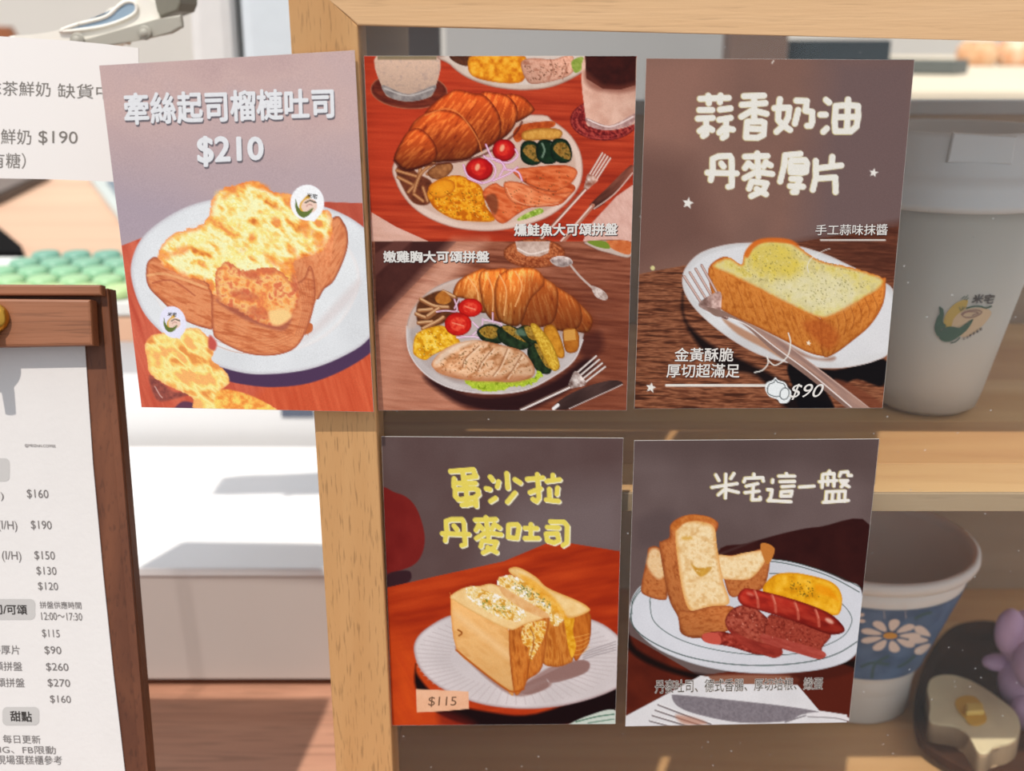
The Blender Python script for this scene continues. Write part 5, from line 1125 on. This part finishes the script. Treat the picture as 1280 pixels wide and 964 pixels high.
S5 = [(540, 575, 10.667, 6.2, [[(245,152),(420,138),(550,128),(565,180),(590,222),(420,240)],[(408,140),(425,330)],[(292,250),(292,360)],[(292,305),(420,315),(580,312)],[(308,400),(308,480),(350,530),(560,505),(620,460),(608,400),(560,380),(330,395),(308,400)],[(450,300),(465,600)],[(400,600),(570,575),(590,615)],[(580,490),(588,600)],
 [(775,225),(810,270)],[(885,290),(870,360)],[(720,380),(770,392)],[(845,510),(780,550)],[(995,180),(1010,375)],[(1105,260),(1175,305)],[(1105,440),(1005,560)]]),
 (600, 575, 7.14, 6.0, [[(420,172),(560,158)],[(510,130),(525,340),(505,370),(470,350)],[(445,290),(540,255)],[(595,190),(710,175)],[(650,135),(648,180)],[(618,260),(620,330)],[(692,248),(685,305)],[(590,355),(700,368)],
 [(255,580),(250,690),(330,700),(348,600),(330,575),(255,580)],[(400,608),(508,612)],[(455,575),(452,690)],[(400,700),(520,700)],
 [(628,550),(750,555),(778,590),(775,740),(740,762)],[(600,600),(700,605)],[(590,660),(690,655),(702,720),(660,740),(600,720),(590,660)]]),
 (540, 630, 10.667, 6.0, [[(175,490),(195,360),(185,230),(260,205),(400,205),(425,260),(440,540),(395,555)],[(290,290),(330,340)],[(135,395),(490,405)],
 [(575,215),(850,205)],[(718,180),(750,440)],[(620,280),(585,350)],[(620,280),(670,330)],[(830,270),(800,330)],[(840,280),(900,320)],[(590,460),(700,390)],[(790,390),(920,410)],[(670,490),(650,570)],[(680,490),(860,510),(830,580),(680,650)],[(740,580),(860,645)]])]
for ox, oy, k, w, L in S5: s.T(ox, oy, k); s.strokes(L, w, YW, (1.3, 1.3))
for ox, oy, k, w, L in S5: s.T(ox, oy, k); s.strokes(L, w, YE)
s.finish('printed_picture', pi, M_print, R4)
lettering('price_lettering', '$115', [(536, 871), (571, 871), (570, 884), (535, 884)], PL(pl[0]), ink('brown', (120, 88, 66)), R4, bold=-0.004)

# ---- card 5: the house platter
Q5 = [(793, 551), (1099, 549), (1061, 903), (782, 908)]
R5, s, pi, pl = card(Q5, -0.0009, 'photo card of toast sticks, sausage, bacon and egg on green-rimmed plate, under white title', (104, 90, 88))
s.T(0, 0, 1)
s.poly([(770, 540), (1110, 540), (1110, 800), (770, 800)], [(96, 80, 78), (108, 92, 90)], ns=60, smooth=False)
s.poly([(770, 540), (1110, 540), (1110, 600), (960, 580), (770, 570)], [(86, 70, 68)], smooth=False, soft=30, op=0.6)
s.T(780, 540, 3.879)
s.poly([(60, 440), (150, 390), (240, 395), (240, 520), (80, 560)], [(88, 74, 74)], soft=14, op=0.6)
s.poly([(450, 590), (600, 540), (800, 485), (950, 460), (1190, 450), (1160, 900), (450, 900)], [(50, 20, 20), (60, 26, 24)], ns=20, soft=1.5)
s.poly([(440, 600), (600, 540), (620, 535), (480, 590)], [(80, 60, 58)], soft=4)
s.T(770, 690, 3.879)
s.poly([(-10, 380), (60, 400), (400, 600), (1200, 500), (1200, 880), (-10, 880)], [(80, 30, 20), (96, 38, 24)], ns=20, smooth=False)
s.poly([(55, 385), (100, 470), (250, 550), (400, 590), (620, 610), (850, 600), (1160, 520), (1160, 580), (900, 640), (600, 650), (350, 610), (150, 540), (50, 460)], [(26, 14, 14)], soft=5)
s.poly([(440, 600), (840, 600), (870, 640), (700, 650), (470, 640)], [(150, 104, 84)], soft=4, op=0.9)
s.poly([(850, 600), (1150, 560), (1150, 850), (960, 770)], [(86, 34, 24)], soft=3, op=0.8)
s.poly([(410, 600), (450, 606), (470, 640), (880, 645), (985, 770), (1120, 790), (1120, 880), (40, 880), (40, 800), (200, 715)], [(206, 206, 208), (214, 214, 216)], ns=30, smooth=False)
PLA = [(68, 260), (90, 200), (140, 150), (260, 95), (450, 55), (640, 35), (780, 38), (900, 60), (1020, 100), (1110, 140), (1190, 185), (1200, 400), (1150, 510), (1040, 560), (880, 585), (700, 590), (520, 575), (350, 535), (200, 470), (100, 385), (66, 320)]
s.poly(PLA, [(196, 198, 204), (208, 210, 216)], ns=60, edge=((150, 156, 160), 2, 0.6), soft=1)
def ringp(pts, w, c): s.line(pts, w, c)
G = (44, 66, 60)
ringp([(72, 330), (84, 240), (150, 165), (300, 105), (500, 65), (680, 45), (800, 52), (940, 85), (1060, 130), (1180, 195)], 1.0, G)
ringp([(70, 300), (90, 370), (180, 440), (320, 500), (480, 535), (640, 550), (800, 548), (960, 528), (1080, 490), (1170, 435)], 1.2, G)
ringp([(78, 300), (82, 230), (150, 150), (300, 92), (480, 52), (680, 34), (820, 42), (960, 78), (1080, 120), (1190, 175)], 0.8, G)
ringp([(165, 240), (180, 330), (260, 400), (380, 450), (540, 485), (700, 500), (860, 495), (1000, 460), (1100, 410), (1140, 350), (1135, 300), (1080, 240), (960, 170)], 0.8, G)
ringp([(165, 250), (175, 210), (260, 160)], 0.8, G); ringp([(745, 105), (800, 108), (900, 130)], 0.8, G)
TB = [(144, 76, 36), (176, 102, 54), (192, 120, 68), (156, 84, 42)]
TC = [(216, 176, 120), (230, 202, 154), (236, 214, 172), (224, 190, 138)]
s.poly([(122, 170), (150, 30), (160, -20), (210, -20), (240, 60), (250, 200), (230, 235), (140, 210)], TB, ns=4, con=1.3, edge=((120, 56, 30), 4, 0.6))
s.poly([(150, 60), (170, -10), (215, 0), (240, 100), (200, 130)], TC, ns=6, soft=4, op=0.8)
s.poly([(490, 30), (620, 10), (740, -20), (745, 60), (730, 140), (700, 185), (600, 215), (550, 210), (520, 120)], TB, ns=4, con=1.3, edge=((120, 56, 30), 4, 0.6))
s.poly([(490, 20), (560, 20), (620, 5), (730, -5), (715, 60), (650, 130), (560, 135), (510, 120)], TC, ns=6, edge=((206, 140, 70), 4, 0.7))
s.poly([(700, -35), (735, -40), (770, -10), (740, 60), (715, 30)], [(190, 120, 56)], ns=3)
s.T(780, 540, 3.879)
s.poly([(172, 560), (185, 530), (220, 510), (225, 450), (270, 415), (340, 400), (430, 420), (450, 480), (300, 700), (510, 853), (550, 900), (535, 950), (380, 1000), (280, 980), (262, 900), (215, 800)], TB, ns=2.4, ang=75, st=2.2, con=1.25, lit=(-70, 0.12), edge=((120, 56, 28), 5, 0.7))
s.poly([(250, 470), (300, 430), (400, 440), (440, 470), (452, 560), (480, 720), (510, 830), (430, 845), (330, 870), (290, 800), (262, 640)], TC, ns=7, con=1.6, edge=((214, 150, 78), 6, 0.85))
s.poly([(225, 460), (270, 418), (340, 402), (428, 420), (440, 445), (380, 430), (300, 440), (250, 480)], [(176, 96, 40), (206, 130, 66)], ns=4, soft=2)
s.poly([(325, 640), (360, 660), (425, 655), (400, 690), (365, 700)], [(206, 160, 70), (190, 136, 50)], ns=5, soft=2)
s.poly([(280, 510), (320, 505), (330, 520), (290, 525)], [(214, 170, 90)], soft=3)
s.dots([(300, 480), (440, 500), (480, 800), (320, 840)], 60, 1.4, [(214, 176, 116), (240, 222, 186), (200, 156, 96)], 15, 0.6)
s.poly([(262, 870), (330, 868), (430, 845), (530, 850), (548, 920), (480, 975), (340, 995), (285, 975)], TB, ns=2.4, ang=-5, st=2.2, con=1.25, lit=(-70, 0.12), edge=((120, 56, 28), 4, 0.6))
# omelette, sausage, bacon
s.poly([(672, 770), (720, 700), (800, 682), (900, 695), (1010, 730), (1055, 790), (1050, 870), (1010, 890), (900, 850), (760, 810)], [(206, 140, 16), (226, 166, 32), (236, 184, 60)], ns=9, con=1.8, edge=((190, 116, 10), 4, 0.6))
s.poly([(930, 740), (1000, 760), (1040, 820), (1000, 800), (940, 780)], [(226, 140, 10)], soft=5, op=0.7)
s.dots([(790, 720), (900, 720), (950, 800), (830, 800)], 50, 0.9, [(80, 70, 20), (100, 86, 30)], 17)
s.T(770, 690, 3.879)
SR = [(128, 30, 24), (160, 46, 34), (176, 62, 46)]
s.poly([(530, 350), (560, 280), (640, 255), (700, 290), (830, 420), (800, 480), (770, 515), (700, 490), (600, 440)], [(120, 44, 34), (156, 70, 54), (176, 92, 74)], ns=3, con=2, edge=((90, 26, 20), 3, 0.7))
s.poly([(425, 400), (510, 385), (620, 420), (700, 470), (690, 500), (560, 462), (430, 435)], [(110, 30, 24), (150, 54, 42), (190, 90, 76)], ns=4, edge=((80, 20, 18), 3, 0.6))
s.poly([(420, 400), (480, 392), (510, 420), (500, 450), (430, 436)], [(190, 84, 70)], ns=5, soft=1)
s.poly([(715, 390), (740, 310), (800, 315), (1035, 385), (1000, 465), (990, 520), (860, 480), (730, 440)], [(122, 42, 32), (160, 72, 56), (140, 54, 42)], ns=3, con=2, edge=((90, 26, 20), 3, 0.7))
s.poly([(705, 400), (760, 410), (1000, 480), (992, 520), (880, 492), (720, 440)], [(176, 84, 72), (150, 58, 48)], ns=3, ang=15, st=4, soft=1)
s.poly([(540, 370), (640, 420), (800, 470), (775, 513), (640, 470)], [(160, 62, 50), (130, 44, 36)], ns=3, ang=20, st=4, soft=1.5)
s.dots([(560, 290), (700, 300), (1000, 390), (980, 460), (740, 420), (620, 400)], 60, 1.0, [(220, 150, 130), (90, 26, 20), (196, 110, 92)], 19, 0.7)
s.poly([(590, 225), (610, 185), (660, 180), (860, 230), (1020, 290), (1090, 345), (1108, 385), (1060, 402), (1000, 390), (860, 335), (700, 285), (620, 262)], SR, ns=6, ang=20, st=3, edge=((96, 18, 16), 5, 0.8), lit=(-90, 0.2))
for x, y in ((680, 228), (765, 250), (875, 285), (975, 320)): s.line([(x-8, y-38), (x+6, y), (x+10, y+40)], 3.4, (190, 96, 78), op=0.8); s.line([(x-4, y-36), (x+8, y)], 1.2, (222, 140, 118), op=0.7)
s.ell((1035, 335), 22, 10, [(230, 190, 170)], rot=30, soft=3, op=0.8); s.ell((650, 205), 18, 7, [(214, 130, 110)], rot=20, soft=3, op=0.7)
# knife, fork
s.poly([(270, 700), (300, 693), (500, 712), (800, 745), (980, 775), (900, 790), (820, 822), (600, 828), (400, 790), (300, 750)], [(112, 106, 112), (136, 130, 136)], ns=2, con=1.4, edge=((150, 146, 150), 2, 0.6))
s.line([(980, 778), (900, 800), (820, 826)], 1.6, (120, 114, 118)); s.line([(930, 790), (1010, 788), (1125, 812)], 4.4, (214, 212, 214)); s.line([(930, 800), (1060, 806), (1120, 820)], 1.2, (130, 124, 126))
for i in range(4): s.line([(205-i*14, 742+i*26), (330-i*10, 790+i*22), (460-i*10, 836+i*18)], 2.2, (120, 112, 114)); s.line([(208-i*14, 738+i*26), (335-i*10, 785+i*22), (465-i*10, 830+i*18)], 0.9, (230, 230, 230))
s.poly([(290, 790), (400, 810), (440, 836), (330, 836)], [(170, 110, 84)], soft=4, op=0.6)
S6 = [[(95,120),(120,165)],[(240,110),(215,150)],[(175,115),(172,305)],[(65,220),(265,190)],[(160,240),(115,280)],[(190,240),(275,260)],
 [(400,115),(400,140)],[(320,175),(330,148),(470,142),(475,170)],[(430,190),(340,210)],[(395,210),(385,320),(450,318),(450,300)],[(330,262),(440,250)],
 [(550,160),(548,180)],[(510,238),(545,240),(535,300),(515,325)],[(515,325),(695,335)],[(660,110),(662,130)],[(600,130),(725,130)],[(610,175),(725,172)],[(625,215),(720,210)],[(620,255),(615,290),(695,290),(705,250),(620,255)],
 [(765,218),(880,210)],[(1005,90),(985,115)],[(950,120),(945,220)],[(955,115),(1040,110),(1040,210)],[(925,175),(1060,165)],[(990,140),(990,150)],[(990,185),(990,200)],[(1085,130),(1095,100),(1150,95),(1155,125),(1180,125)],[(1090,165),(1150,165),(1100,215)],[(1100,180),(1160,215)],[(980,260),(975,335)],[(980,255),(1130,250),(1125,330)],[(1030,260),(1025,330)],[(1080,258),(1078,330)],[(955,340),(1155,325)]]
s.T(880, 575, 6.4); s.strokes(S6, 4.6, (196, 180, 110), (-0.7, 0)); s.strokes(S6, 4.0, (228, 224, 216), (0.2, 0))
s.finish('printed_picture', pi, M_print, R5)
qc = [(819, 850), (1029, 847), (1028, 862), (819, 867)]
lettering('caption_lettering', '丹麥吐司、德式香腸、厚切培根、嫩蛋', qc, PL(pl[0]), ink('cream', WHITE), R5, bold=0.035)
lettering('caption_lettering', '丹麥吐司、德式香腸、厚切培根、嫩蛋', qc, PL(pl[1]), ink('dark', (60, 52, 50)), R5, bold=0.0)
